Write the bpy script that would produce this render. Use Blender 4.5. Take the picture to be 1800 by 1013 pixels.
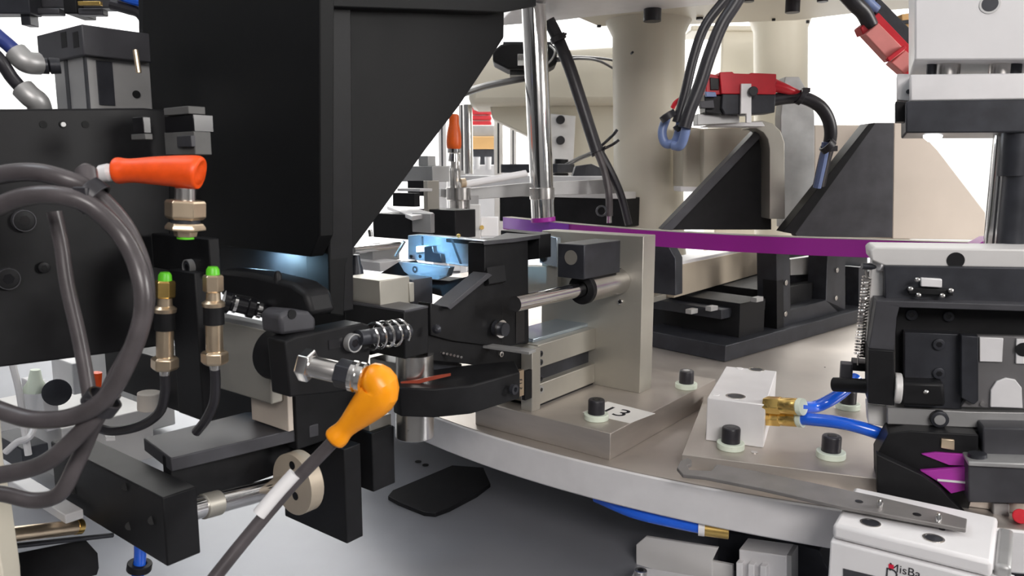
import bpy, bmesh, math
from mathutils import Vector as V, Matrix

# ------------------------------------------------------------------ camera
scene = bpy.context.scene
for o in list(bpy.data.objects): bpy.data.objects.remove(o, do_unlink=True)
S = 0.001                                   # the script works in millimetres
FPX, W_PX, H_PX = 1350.0, 1800.0, 1013.0
PITCH = math.atan(206.0 / FPX)
CAM = V((0, 0, 290.0))
FWD = V((0, math.cos(PITCH), -math.sin(PITCH)))
UP = V((0, math.sin(PITCH), math.cos(PITCH)))
col = scene.collection
cd = bpy.data.cameras.new('camera'); cam = bpy.data.objects.new('camera', cd); col.objects.link(cam)
cam.location = CAM * S
cam.rotation_euler = (math.pi / 2 - PITCH, 0, 0)
cd.sensor_width = 36.0; cd.sensor_fit = 'HORIZONTAL'; cd.lens = 36.0 * FPX / W_PX
cd.clip_start = 0.01; cd.clip_end = 50
cd.dof.use_dof = True; cd.dof.focus_distance = 0.62; cd.dof.aperture_fstop = 20
scene.camera = cam

# ------------------------------------------------------------------ light
wd = bpy.data.worlds.new('world'); scene.world = wd; wd.use_nodes = True
wd.node_tree.nodes['Background'].inputs[0].default_value = (0.86, 0.93, 1.0, 1)
wd.node_tree.nodes['Background'].inputs[1].default_value = 0.12
def area_light(name, loc, target, size, power, color=(1, 1, 1), size_y=None, spread=180):
    l = bpy.data.lights.new(name, 'AREA'); l.energy = power; l.color = color; l.size = size * S; l.spread = math.radians(spread)
    if size_y: l.shape = 'RECTANGLE'; l.size_y = size_y * S
    o = bpy.data.objects.new(name, l); col.objects.link(o); o.location = V(loc) * S
    o.rotation_euler = (V(target) - V(loc)).to_track_quat('-Z', 'Y').to_euler()
    return o
area_light('key_light_right', (1450, 150, 640), (150, 620, 110), 420, 14, (1, .97, .94), 420)  # unseen key light added low on the right, lets the table shade the bed
area_light('front_fill_light', (300, -900, 900), (300, 900, 200), 700, 15, (1, .95, .92), 400)  # unseen fill light below ceiling height, brightens faces turned to the camera
area_light('ceiling_lamp_left', (-750, 350, 1350), (-120, 560, 0), 500, 3.4, (.86, .93, 1), 500)
area_light('ceiling_lamp_rear', (900, 2000, 1450), (450, 1000, 100), 1300, 20, (1, .98, .94), 700)
area_light('wall_wash_light', (0, 2700, 1450), (0, 3500, 300), 3800, 150, (1, .99, .97), 500)  # unseen light added to overexpose the back wall
vs = scene.view_settings
vs.view_transform = 'Standard'; vs.look = 'None'; vs.exposure = 0.0; vs.gamma = 1.0; vs.use_curve_mapping = False

# ------------------------------------------------------------------ geometry helpers
def ray(u, v): return V((1, 0, 0)) * ((u - 900) / FPX) + UP * ((506.5 - v) / FPX) + FWD
def P(u, v, Y):
    d = ray(u, v); return CAM + d * (Y / d.y)
def PZ(u, v, z):
    d = ray(u, v); return CAM + d * ((z - CAM.z) / d.z)
def R(px, Y): return px * Y / FPX
class Frame:
    """horizontal axes A (away) and B (to the right), turned az degrees clockwise"""
    def __init__(s, az):
        t = math.radians(az); s.A = V((math.sin(t), math.cos(t), 0)); s.B = V((math.cos(t), -math.sin(t), 0))
    def w(s, a, b, z): return s.A * a + s.B * b + V((0, 0, z))
    def loc(s, p): return p.dot(s.A), p.dot(s.B), p.z
    def pt(s, u, v, a=None, b=None, z=None):
        d = ray(u, v)
        if a is not None: n, k = s.A, a
        elif b is not None: n, k = s.B, b
        else: n, k = V((0, 0, 1)), z
        return CAM + d * ((k - CAM.dot(n)) / d.dot(n))
W0 = Frame(0); K = Frame(48); F = Frame(38); Q = Frame(20); G = Frame(34)

class MB:
    def __init__(s): s.bm = bmesh.new()
    def face(s, vs):
        try: return s.bm.faces.new(vs)
        except ValueError: return None
    def prism(s, pts, vec):
        n = len(pts); a = [s.bm.verts.new(p) for p in pts]; b = [s.bm.verts.new(p + vec) for p in pts]
        s.face(a); s.face(b[::-1])
        for i in range(n): s.face([a[i], b[i], b[(i + 1) % n], a[(i + 1) % n]])
        return s
    def box(s, f, a0, a1, b0, b1, z0, z1):
        return s.prism([f.w(a0, b0, z0), f.w(a0, b1, z0), f.w(a1, b1, z0), f.w(a1, b0, z0)], V((0, 0, z1 - z0)))
    def pp(s, f, pix, thick, a=None, b=None, z=None):
        pts = [f.pt(u, v, a, b, z) for u, v in pix]
        vec = f.A * thick if a is not None else (f.B * -thick if b is not None else V((0, 0, -thick)))
        return s.prism(pts, vec)
    def rect(s, f, u0, v0, u1, v1, thick, a=None, b=None):
        p, q = f.loc(f.pt((u0 + u1) / 2, v0, a, b)), f.loc(f.pt((u0 + u1) / 2, v1, a, b))
        l, r = f.loc(f.pt(u0, (v0 + v1) / 2, a, b)), f.loc(f.pt(u1, (v0 + v1) / 2, a, b))
        if a is not None: return s.box(f, a, a + thick, min(l[1], r[1]), max(l[1], r[1]), q[2], p[2])
        return s.box(f, min(l[0], r[0]), max(l[0], r[0]), b - thick, b, q[2], p[2])
    def cb(s, f, u, v0, v1, Y, ub=None, ua=None, db=20, da=20):
        """box seen by its near vertical edge at pixel column u; ub, ua: columns where its two faces end"""
        c = P(u, (v0 + v1) / 2, Y); a, b, _ = f.loc(c)
        z1, z0 = P(u, v0, Y).z, P(u, v1, Y).z
        b2 = f.loc(f.pt(ub, v0, a=a))[1] if ub is not None else b + db
        a2 = f.loc(f.pt(ua, v0, b=b))[0] if ua is not None else a + da
        return s.box(f, min(a, a2), max(a, a2), min(b, b2), max(b, b2), z0, z1)
    def lathe(s, p0, p1, prof, n=24):
        """prof: (fraction along p0->p1, radius in mm)"""
        d = p1 - p0; ax = d.normalized(); x = ax.orthogonal().normalized(); y = ax.cross(x); rings = []
        for t, r in prof:
            c = p0 + d * t
            rings.append([s.bm.verts.new(c + (x * math.cos(2 * math.pi * (i + .5) / n) + y * math.sin(2 * math.pi * (i + .5) / n)) * max(r, .01)) for i in range(n)])
        for k in range(len(rings) - 1):
            for i in range(n): s.face([rings[k][i], rings[k][(i + 1) % n], rings[k + 1][(i + 1) % n], rings[k + 1][i]])
        s.face(rings[0][::-1]); s.face(rings[-1])
        return s
    def cyl(s, p0, p1, r, n=24, r1=None): return s.lathe(p0, p1, [(0, r), (1, r if r1 is None else r1)], n)
    def ring(s, p0, p1, ro, ri, n=28):
        d = p1 - p0; ax = d.normalized(); x = ax.orthogonal().normalized(); y = ax.cross(x); L = []
        for c, r in ((p0, ri), (p0, ro), (p1, ro), (p1, ri)):
            L.append([s.bm.verts.new(c + (x * math.cos(2 * math.pi * i / n) + y * math.sin(2 * math.pi * i / n)) * r) for i in range(n)])
        for k in range(4):
            for i in range(n): s.face([L[k][i], L[k][(i + 1) % n], L[(k + 1) % 4][(i + 1) % n], L[(k + 1) % 4][i]])
        return s
    def sweep(s, pts, r, n=10, r_end=None):
        rings = []; x = None
        for i, p in enumerate(pts):
            t = (pts[min(i + 1, len(pts) - 1)] - pts[max(i - 1, 0)]).normalized()
            x = t.orthogonal().normalized() if x is None else (x - t * x.dot(t)).normalized()
            y = t.cross(x); rr = r if r_end is None else r + (r_end - r) * i / (len(pts) - 1)
            rings.append([s.bm.verts.new(p + (x * math.cos(2 * math.pi * k / n) + y * math.sin(2 * math.pi * k / n)) * rr) for k in range(n)])
        for k in range(len(rings) - 1):
            for i in range(n): s.face([rings[k][i], rings[k][(i + 1) % n], rings[k + 1][(i + 1) % n], rings[k + 1][i]])
        s.face(rings[0][::-1]); s.face(rings[-1])
        return s
    def tube(s, pts, r, n=10, sub=7):
        q = [pts[0] * 2 - pts[1]] + list(pts) + [pts[-1] * 2 - pts[-2]]; out = []
        for i in range(1, len(q) - 2):
            for k in range(sub):
                t = k / sub; a, b, c, d = q[i - 1], q[i], q[i + 1], q[i + 2]
                out.append(.5 * ((2 * b) + (c - a) * t + (2 * a - 5 * b + 4 * c - d) * t * t + (3 * b - a - 3 * c + d) * t ** 3))
        out.append(q[-2]); s.path = out
        return s.sweep(out, r, n)
    def helix(s, p0, p1, Rr, r, turns, n=6):
        d = p1 - p0; ax = d.normalized(); x = ax.orthogonal().normalized(); y = ax.cross(x); N = int(turns * 20)
        return s.sweep([p0 + d * (i / N) + (x * math.cos(2 * math.pi * turns * i / N) + y * math.sin(2 * math.pi * turns * i / N)) * Rr for i in range(N + 1)], r, n)

def obj(name, mb, m, parent=None, bevel=0.0):
    bm = mb.bm
    bmesh.ops.remove_doubles(bm, verts=bm.verts, dist=1e-4)
    bmesh.ops.recalc_face_normals(bm, faces=bm.faces)
    for f in bm.faces: f.smooth = True
    for e in bm.edges:
        if len(e.link_faces) == 2 and e.calc_face_angle(0) > math.radians(33): e.smooth = False
    bmesh.ops.scale(bm, vec=(S, S, S), verts=bm.verts)
    me = bpy.data.meshes.new(name); bm.to_mesh(me); bm.free()
    me.materials.append(m); o = bpy.data.objects.new(name, me); col.objects.link(o)
    if parent: o.parent = parent
    if bevel:
        b = o.modifiers.new('bevel', 'BEVEL'); b.width = bevel * S; b.segments = 2; b.limit_method = 'ANGLE'; b.angle_limit = math.radians(40); b.use_clamp_overlap = True
    return o
def tag(o, label, cat, group=None, kind=None):
    if label: o['label'] = label
    if cat: o['category'] = cat
    if group: o['group'] = group
    if kind: o['kind'] = kind
    return o
def thing(name, label, cat, group=None):
    o = bpy.data.objects.new(name, None); o.empty_display_size = .01; col.objects.link(o)
    return tag(o, label, cat, group)
def solo(name, mb, m, label, cat, bevel=0.4, group=None): return tag(obj(name, mb, m, None, bevel), label, cat, group)
def struct(name, mb, m, label): o = obj(name, mb, m); o['kind'] = 'structure'; o['label'] = label; return o
def text(name, body, size, org, xd, yd, m, parent):
    cu = bpy.data.curves.new(name, 'FONT'); cu.body = body; cu.size = size; cu.extrude = .06; cu.align_x = 'CENTER'; cu.align_y = 'CENTER'
    t = bpy.data.objects.new('tmp', cu); col.objects.link(t); bpy.context.view_layer.update()
    me = bpy.data.meshes.new_from_object(t.evaluated_get(bpy.context.evaluated_depsgraph_get())); bpy.data.objects.remove(t)
    x, y = xd.normalized(), yd.normalized(); zz = x.cross(y)
    for vt in me.vertices: c = vt.co.copy(); vt.co = (org + x * c.x + y * c.y + zz * c.z) * S
    me.name = name; me.materials.clear(); me.materials.append(m); o = bpy.data.objects.new(name, me); col.objects.link(o); o.parent = parent
    return o

# ------------------------------------------------------------------ materials
def mat(name, c, metal=0.0, rough=.5, spec=.5, var=.12, scale=60, bump=0.0, stretch=None, trans=0, coat=0, emit=0):
    m = bpy.data.materials.new(name); m.use_nodes = True; nt = m.node_tree; b = nt.nodes['Principled BSDF']
    b.inputs['Metallic'].default_value = metal; b.inputs['Specular IOR Level'].default_value = spec
    b.inputs['Transmission Weight'].default_value = trans; b.inputs['Coat Weight'].default_value = coat
    if emit:
        b.inputs['Emission Color'].default_value = (*c, 1); b.inputs['Emission Strength'].default_value = emit
    tc = nt.nodes.new('ShaderNodeTexCoord'); mp = nt.nodes.new('ShaderNodeMapping'); nz = nt.nodes.new('ShaderNodeTexNoise')
    nz.inputs['Scale'].default_value = scale; nz.inputs['Detail'].default_value = 5
    if stretch: mp.inputs['Scale'].default_value = stretch
    nt.links.new(tc.outputs['Object'], mp.inputs[0]); nt.links.new(mp.outputs[0], nz.inputs['Vector'])
    rp = nt.nodes.new('ShaderNodeValToRGB')
    rp.color_ramp.elements[0].position = .3; rp.color_ramp.elements[1].position = .7
    rp.color_ramp.elements[0].color = (*[x * (1 - var) for x in c], 1); rp.color_ramp.elements[1].color = (*[min(1, x * (1 + var)) for x in c], 1)
    nt.links.new(nz.outputs[0], rp.inputs[0]); nt.links.new(rp.outputs[0], b.inputs['Base Color'])
    mr = nt.nodes.new('ShaderNodeMapRange'); mr.inputs[3].default_value = max(.02, rough - .06); mr.inputs[4].default_value = min(1, rough + .06)
    nt.links.new(nz.outputs[0], mr.inputs[0]); nt.links.new(mr.outputs[0], b.inputs['Roughness'])
    if bump:
        bp = nt.nodes.new('ShaderNodeBump'); bp.inputs['Strength'].default_value = bump; bp.inputs['Distance'].default_value = .0003
        nt.links.new(nz.outputs[0], bp.inputs['Height']); nt.links.new(bp.outputs[0], b.inputs['Normal'])
    return m
BLACKM = mat('matt_black_paint', (.004, .0044, .005), 0, .55, .2, .2, 60)
BLACK = mat('black_anodised', (.010, .0102, .0115), .0, .48, .22, .2, 90)
BLACKG = mat('black_gloss', (.008, .008, .01), .0, .22, .5, .1, 60)
DIM = mat('dim_grey_plastic', (.11, .11, .108), 0, .5, .3)
DARK = mat('dark_oxide_steel', (.035, .037, .045), .3, .4, .45, .25, 70)
CHAR = mat('charcoal_plate', (.06, .06, .068), .2, .5, .4, .2, 50)
RUBBER = mat('cable_rubber', (.075, .066, .070), 0, .32, .5, .2, 80)
CABLE = mat('cable_black', (.024, .023, .028), 0, .38, .45, .2, 80)
NICKEL = mat('nickel_plate', (.52, .475, .435), .65, .42, .5, .07, 25, .05, (1, 1, 6))
UPR = mat('ground_steel', (.46, .44, .39), .7, .45, .5, .06, 30, .05)
ALU = mat('satin_aluminium', (.80, .79, .80), .2, .45, .5, .05, 40)
ALUD = mat('grey_aluminium', (.42, .42, .42), .55, .45, .5, .08, 40)
BED = mat('bed_steel', (.31, .32, .35), .45, .42, .5, .08, 12, .04)
WHITE = mat('white_paint', (.80, .79, .80), 0, .4, .5, .03, 30)
OFFW = mat('off_white_plate', (.66, .65, .64), .1, .45, .5, .04, 30)
CREAM = mat('cream_paint', (.66, .62, .52), 0, .38, .5, .04, 10)
BEIGE = mat('beige_metal', (.50, .43, .34), .3, .5, .4, .05, 20)
TAUPE = mat('taupe_plate', (.60, .53, .46), .05, .5, .4, .04, 20)
CHROME = mat('chrome', (.80, .79, .78), 1, .13, .5, .03, 40)
STEELB = mat('bright_steel', (.66, .64, .62), 1, .25, .5, .06, 60)
BRASSN = mat('nickel_brass', (.72, .58, .42), .9, .3, .5, .08, 80)
GOLD = mat('brass', (.80, .55, .18), .95, .25, .5, .06, 80)
ORANGE = mat('orange_plastic', (1.0, .34, .005), 0, .34, .5, .06, 120, .03)
ORRED = mat('red_orange_plastic', (.95, .09, .006), 0, .42, .5, .1, 200, .06)
RED = mat('red_plastic', (.62, .015, .03), 0, .35, .5, .08, 60)
PINKRED = mat('faded_red_plastic', (.80, .27, .25), 0, .4, .5, .06, 60)
BLUE = mat('blue_tube', (.012, .13, .80), 0, .2, .6, .06, 60, coat=.4)
BLUEC = mat('blue_grey_sleeve', (.16, .22, .42), 0, .4, .5, .1, 80)
PURPLE = mat('purple_anodised', (.27, .011, .25), .1, .38, .5, .08, 20)
VIOLET = mat('violet_anodised', (.20, .02, .40), .3, .3, .5, .06, 30)
MAGENTA = mat('magenta_film', (.42, .03, .38), .1, .4, .5, .06, 30)
GREEN = mat('green_plastic', (.12, .60, .02), 0, .4, .5, .08, 80)
WASH = mat('pale_washer', (.74, .82, .70), 0, .45, .5, .03, 60)
PAPER = mat('paper_label', (.86, .85, .82), 0, .6, .3, .02, 60)
INK = mat('black_ink', (.02, .02, .025), 0, .6, .2, .02, 60)
REDINK = mat('red_ink', (.70, .02, .06), 0, .6, .2, .02, 60)
TAN = mat('tan_card', (.62, .38, .16), 0, .6, .3, .05, 20)
POLISH = mat('polished_plate', (.58, .68, .78), .85, .2, .5, .15, 14)  # bluish tint puts reflected blue light into the steel colour
GLASS = mat('clear_cover', (.20, .195, .20), .3, .25, .6, .1, 25)
WALLG = mat('wall_grey', (.30, .30, .31), 0, .8, .3, .03, 3)
RED_REFL = mat('painted_red_reflection', (.30, .05, .025), 0, .45)  # red reflection on the pivot pin, put in as a coloured strip
WALL = mat('wall_white', (.85, .85, .84), 0, .8, .3, .02, 3)
FLOORM = mat('floor_grey', (.35, .35, .36), 0, .5, .4, .06, 3)
LED = mat('led_white', (.9, .95, 1), emit=14)

# ------------------------------------------------------------------ the room
def slabbox(x0, x1, y0, y1, z0, z1): return MB().box(W0, y0, y1, x0, x1, z0, z1)
struct('floor', slabbox(-3200, 3200, -1800, 3560, -960, -900), FLOORM, 'grey workshop floor under the machine')
struct('wall_back', slabbox(-3200, 3200, 3500, 3560, -900, 1600), WALL, 'brightly lit white workshop wall behind the machine')
struct('wall_left', slabbox(-3260, -3200, -1800, 3560, -900, 1600), WALLG, 'grey workshop wall on the left')
struct('wall_right', slabbox(3200, 3260, -1800, 3560, -900, 1600), WALLG, 'grey workshop wall on the right')
struct('wall_front', slabbox(-3200, 3200, -1860, -1800, -900, 1600), WALLG, 'grey workshop wall behind the viewer')
struct('ceiling', slabbox(-3200, 3200, -1860, 3560, 1600, 1660), WALL, 'white workshop ceiling')

# ------------------------------------------------------------------ bed and rotary table
DC, DR = (455.0, 1108.0), 710.0
t = thing('machine_bed', 'smooth grey steel machine bed under the rotary table', 'machine bed')
obj('bed_plate', slabbox(-900, 1700, 330, 2700, -30, 0), BED, t, 1)
obj('cabinet', slabbox(-860, 1660, 370, 2660, -900, -30), OFFW, t, 1)
for u, v in ((735, 812), (748, 818)):
    p = PZ(u, v, 0); obj('screw_hole', MB().cyl(p, p + V((0, 0, .4)), 3.2, 16), BLACK, t)
m = MB(); c = [(682, 872), (690, 862), (795, 818), (850, 822), (862, 850), (838, 868), (790, 893), (765, 902), (745, 900), (700, 882)]
solo('cover_plate', m.prism([PZ(u, v, 4) for u, v in c], V((0, 0, -4))), BLACK, 'black round-cornered cover plate lying on the grey bed', 'cover plate', .5)
t = thing('rotary_table', 'large white-edged round indexing table carrying the fixtures', 'rotary table')
dc = V((DC[0], DC[1], 0))
obj('table_disc', MB().lathe(dc + V((0, 0, 58)), dc + V((0, 0, 85)), [(0, DR - 1), (.04, DR), (.94, DR), (.975, DR - 1.2)], 220), ALU, t)
obj('top_face', MB().cyl(dc + V((0, 0, 84.0)), dc + V((0, 0, 84.95)), DR - 1.6, 220), NICKEL, t)
obj('hub', MB().cyl(dc + V((0, 0, .3)), dc + V((0, 0, 58)), 240, 64), ALUD, t)

SOCKET_CACHE = {}
def bolt(parent, p, r=6.5, h=11, washer=0, wh=4.5, ax=V((0, 0, 1)), m=CABLE, name='bolt', n=20, wm=None):
    """socket-head cap screw: head with a recessed hexagon, on an optional washer"""
    ax = ax.normalized(); q = p + ax * (wh if washer else 0)
    mb = MB(); x = ax.orthogonal().normalized(); y = ax.cross(x)
    mb.lathe(q, q + ax * h, [(0, r), (.9, r), (.97, r * .95), (1, r * .88)], n)
    o = obj(name, mb, m, parent, .0)
    obj('socket', MB().cyl(q + ax * (h * .9), q + ax * (h + .15), r * .52, 6), BLACKG, o)
    if washer: obj('washer', MB().cyl(p, q, washer, 28), wm or WASH, o, .5)
    return o

# ------------------------------------------------------------------ fixture station 13
t = thing('fixture_station', 'nickel base plate marked 13 with a tall upright and slide cylinder', 'fixture')
obj('base_plate', MB().box(F, 457, 640, -395, -268, 85, 105), NICKEL, t, .5)
for u, v in ((1048, 741), (1206, 686)): bolt(t, F.pt(u, v - 4, z=105), 6.3, 11, 9.3)
lb = obj('number_label', MB().prism([F.pt(u, v, z=105.3) for u, v in ((1068, 706), (1152, 727), (1107, 744), (1024, 725))], V((0, 0, -.25))), PAPER, t)
p = F.pt(1088, 725, z=105.35); text('number', '13', 25, F.pt(1080, 724, z=105.4), F.B, F.A, INK, lb)
ub = F.loc(PZ(1130, 686, 105))[1]
ztop = F.pt(1143, 414, b=-300).z
obj('upright_plate', MB().box(F, 558, 579, -402, -300, 105, ztop), UPR, t, .5)
for u, v in ((1091, 476), (1091, 531)): p = F.pt(u, v, a=558); bolt(t, p, 2.4, 1.5, ax=-F.A, m=STEELB, name='screw')
# slide cylinder body (extrusion with a slot)
bc = -344
a0 = F.loc(F.pt(946, 690, b=bc))[0]; z1 = F.pt(946, 607, b=bc).z; zs1 = F.pt(946, 648, b=bc).z; zs0 = F.pt(946, 676, b=bc).z
sc = obj('slide_cylinder', MB().box(F, a0, 558, -388, bc, zs1, z1), UPR, t, .6)
obj('slot_floor', MB().box(F, a0, 558, -388, bc - 7, zs0, zs1), DARK, sc)
obj('lower_body', MB().box(F, a0, 558, -388, bc, 107, zs0), UPR, sc, .6)
obj('foot_gasket', MB().box(F, a0, 558, -388, bc - 2, 105, 107), BLACK, sc)
obj('top_plate', MB().box(F, a0 + 4, 558, -386, bc - 8, z1, z1 + 3), POLISH, sc, .4)
ep = obj('end_plate', MB().box(F, a0 - 12, a0 - 1, -352, bc + 3, F.pt(935, 722, b=bc).z, F.pt(935, 612, b=bc).z), UPR, t, .6)
obj('slot', MB().rect(F, 923, 652, 935, 702, 3, b=bc + 3.4), BLACK, ep)
for v in (622, 637, 665, 685):
    p = F.pt(950, v, b=bc + .2); bolt(ep, p, 2.4 if v != 685 else 3.2, 1, ax=F.B, m=DARK if v < 680 else ALUD, name='screw', n=12)
tg = obj('brass_tag', MB().rect(F, 909, 652, 921, 697, 4, b=bc + 3.6), BRASSN, ep)
text('tag_digits', '5 13', 5, F.pt(915, 676, b=bc + 3.8), -F.A.cross(F.B), V((0, 0, 1)).cross(F.B), INK, tg)
# rods
br = -322
r0, r1 = F.pt(905, 535, b=br), F.pt(1040, 506, b=br); ax = F.A
ra0, rz = F.loc(r0)[0], F.pt(985, 517, b=br).z
obj('guide_rod', MB().cyl(F.w(ra0, br, rz), F.w(558, br, rz), 5.6, 28), CHROME, t)
ab = F.loc(F.pt(1026, 512, b=br))[0]
obj('bushing', MB().cyl(F.w(ab, br, rz), F.w(558, br, rz), 11, 36), STEELB, t, .5)
obj('seal_ring', MB().ring(F.w(ab - 4, br, rz), F.w(ab + 1, br, rz), 12, 6), BLACK, t, .5)
sb = MB().cb(F, 1027, 431, 492, F.pt(1027, 460, b=-313).y, ub=980, ua=1091)
sbo = obj('stopper_box', sb, DARK, t, .8)
pc = F.pt(1003, 453, a=F.loc(F.pt(1027, 460, b=-313))[0] - .6); obj('stopper_face', MB().cyl(pc, pc + F.A * 2, R(13, pc.y), 28), UPR, sbo)
obj('steel_bracket', MB().pp(F, [(948, 412), (979, 418), (979, 470), (948, 462)], 6, a=548), POLISH, t, .4)
for v in (421, 455): p = F.pt(954, v, a=546.5); obj('bracket_hole', MB().cyl(p, p + F.A * 2, 3, 18), BLACK, t)
obj('rear_block', MB().pp(F, [(915, 468), (980, 470), (980, 512), (915, 520)], 14, a=552), UPR, t, .4)

# ------------------------------------------------------------------ sliding clamp head of station 13
t = thing('sliding_clamp', 'black sliding clamp head with slanted web and polished blue-lit jaw plates', 'clamp head')
hb = F.loc(P(930, 520, 590)); HA, HB = hb[0], hb[1]
obj('head_plate', MB().pp(F, [(852, 428), (880, 421), (928, 417), (930, 603), (884, 611), (852, 600)], 16, b=HB), BLACK, t, .6)
obj('head_back', MB().pp(F, [(852, 426), (905, 419), (905, 600), (852, 600)], 14, b=HB - 17), BLACK, t, .6)
obj('slanted_web', MB().pp(F, [(757, 533), (788, 541), (862, 484), (884, 500), (884, 611), (795, 600), (757, 590)], 12, b=HB + 3), BLACK, t, .6)
obj('web_lit_edge', MB().pp(F, [(786, 540), (858, 480), (866, 484), (792, 545)], 14, b=HB + 9), CHAR, t, .4)  # lit upper edge of the web, painted in as a lighter strip
obj('slot', MB().rect(F, 907, 533, 922, 602, 2, b=HB + .5), BLACKG, t)
kp = F.pt(872, 577, b=HB + 4); k2 = kp + F.B * 9
kn = obj('clamp_knob', MB().lathe(kp, k2, [(0, 6), (.5, 6), (.55, 5), (1, 5)], 24), DARK, t)
obj('knob_ring', MB().ring(k2 - F.B * 5, k2 - F.B * 3.5, 6.6, 5), CHROME, kn)
JA = F.loc(P(790, 440, 575))[0]
jp = obj('jaw_plate', MB().pp(F, [(717, 414), (738, 413), (850, 424), (848, 466), (820, 469), (776, 462), (717, 456)], 8, a=JA), POLISH, t, .4)
obj('jaw_top', MB().pp(F, [(717, 414), (738, 411), (800, 415), (862, 421), (850, 424.5)], 3, z=F.pt(780, 419, a=JA).z), BLACK, t, .3)
obj('top_strap', MB().pp(F, [(850, 424), (868, 417), (905, 404), (965, 409), (948, 413), (905, 419)], 3, z=F.pt(880, 420, b=HB).z), CHAR, t, .3)
obj('clip', MB().pp(F, [(731, 433), (744, 432), (746, 443), (731, 444)], 3, a=JA - 3), WHITE, jp, .5)
obj('catch', MB().pp(F, [(745, 434), (760, 432), (762, 443), (774, 446), (777, 463), (746, 460)], 4, a=JA - 5), BLACKG, jp, .6)
for u in (722, 738): p = F.pt(u, 451, a=JA - .4); obj('pin_hole', MB().cyl(p, p + F.A, 1.4, 14), BLACK, jp)
for u0, u1 in ((741, 744), ): obj('seam', MB().pp(F, [(u0, 416), (u1, 416), (u1, 432), (u0, 432)], .6, a=JA - .4), DARK, jp)
obj('seam', MB().pp(F, [(792, 421), (796, 421), (812, 464), (808, 464)], .6, a=JA - .4), DARK, jp)
lp = obj('lower_jaw_plate', MB().pp(F, [(700, 460), (790, 470), (785, 486), (770, 492), (722, 486), (710, 478)], 6, a=JA - 14), POLISH, t, .4)
p = F.pt(729, 474, a=JA - 14.5); obj('eyelet', MB().ring(p, p + F.A * 1, 2.6, 1.2), DARK, lp)
obj('jaw_base', MB().pp(F, [(668, 481), (700, 461), (720, 488), (790, 494), (848, 480), (856, 470), (860, 500), (800, 528), (700, 500)], 20, a=JA - 8), BLACK, t, .4)
obj('jaw_neck', MB().cb(F, 725, 492, 540, 545, ub=690, ua=760), CHAR, t, .4)
obj('neck_pillar', MB().cb(F, 720, 498, 532, 520, ub=708, ua=728), UPR, t, .4)
obj('push_rod', MB().cyl(P(694, 452, 575), P(711, 424, 578), 1.3, 10), CHROME, t)
obj('rear_jaw', MB().pp(F, [(880, 405), (948, 413), (948, 455), (880, 462)], 16, a=HA + 12), BLACK, t, .4)
p = F.pt(838, 410, a=JA); obj('amber_bead', MB().lathe(P(806, 411, 575), P(806, 418, 575), [(0, .4), (.3, 1.6), (.7, 1.6), (1, .4)], 12), GOLD, t)
area_light('jaw_blue_light', P(655, 330, 500) , P(775, 450, 577), 20, .4, (.30, .66, 1), None, 40)  # unseen blue light added to colour the jaw plates

# pivot pin and finger
t = thing('pivot_gripper', 'chrome vertical pivot pin through a black gripper finger above the table rim', 'gripper')
PY = 500
obj('pivot_pin', MB().lathe(P(729, 622, PY), P(729, 768, PY), [(0, R(34, PY)), (.985, R(35, PY)), (1, R(32, PY))], 40), STEELB, t)
zf1, zf0 = P(735, 662, PY).z, P(735, 733, PY).z
fb = F.loc(P(760, 700, PY - 28))[1]
m = MB(); fa = F.loc(P(760, 700, PY - 28))[0]
cpl = [(690, 662), (700, 655), (770, 664), (825, 668), (908, 640), (935, 660), (935, 690), (910, 712), (825, 735), (740, 735), (693, 722)]
pts = [F.pt(u, v, z=zf1) for u, v in ((691, 676), (703, 682), (762, 684), (828, 678), (914, 654), (905, 634), (820, 642), (760, 650), (691, 656))]
zf0 = P(762, 735, F.pt(762, 684, z=zf1).y).z
obj('finger', m.prism(pts, V((0, 0, zf0 - zf1))), BLACK, t, 1)
for u, v in ((865, 695), (900, 684)):
    p = W0.pt(u, v, a=P(u, v, 0.1 + F.pt(u, 660, z=zf1).y).y - 2); obj('screw', MB().ring(p, p + F.B * 3, 3.4, 1.8), DARK, t)
obj('red_mark', MB().pp(W0, [(704, 672), (735, 668), (760, 662), (792, 657), (792, 661), (758, 669), (735, 675), (706, 679)], 1.5, a=PY - 17), RED_REFL, t)
obj('upper_finger', MB().pp(F, [(752, 582), (850, 600), (945, 618), (945, 650), (905, 655), (820, 640), (752, 634)], 12, b=F.loc(P(850, 630, 545))[1]), BLACK, t, .5)
obj('finger_edge', MB().pp(F, [(840, 601), (942, 614), (930, 619), (838, 606)], 2, z=P(890, 610, 540).z), ALUD, t, .2)
for i in range(8):
    p = P(768 + i * 6.2, 617 + i * 1.4, 512); obj('chain_pin', MB().cyl(p, p - V((0, 2.2, 0)), .9, 10), STEELB, t)
obj('finger_pad', MB().pp(F, [(757, 625), (812, 640), (812, 655), (757, 652)], 8, b=F.loc(P(790, 640, 530))[1]), DARK, t, .4)
for u, v in ((880, 623), (776, 649)): p = P(u, v, 528); bolt(t, p, 2.2, 1.2, ax=F.B, m=STEELB, name='screw', n=12)

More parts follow.
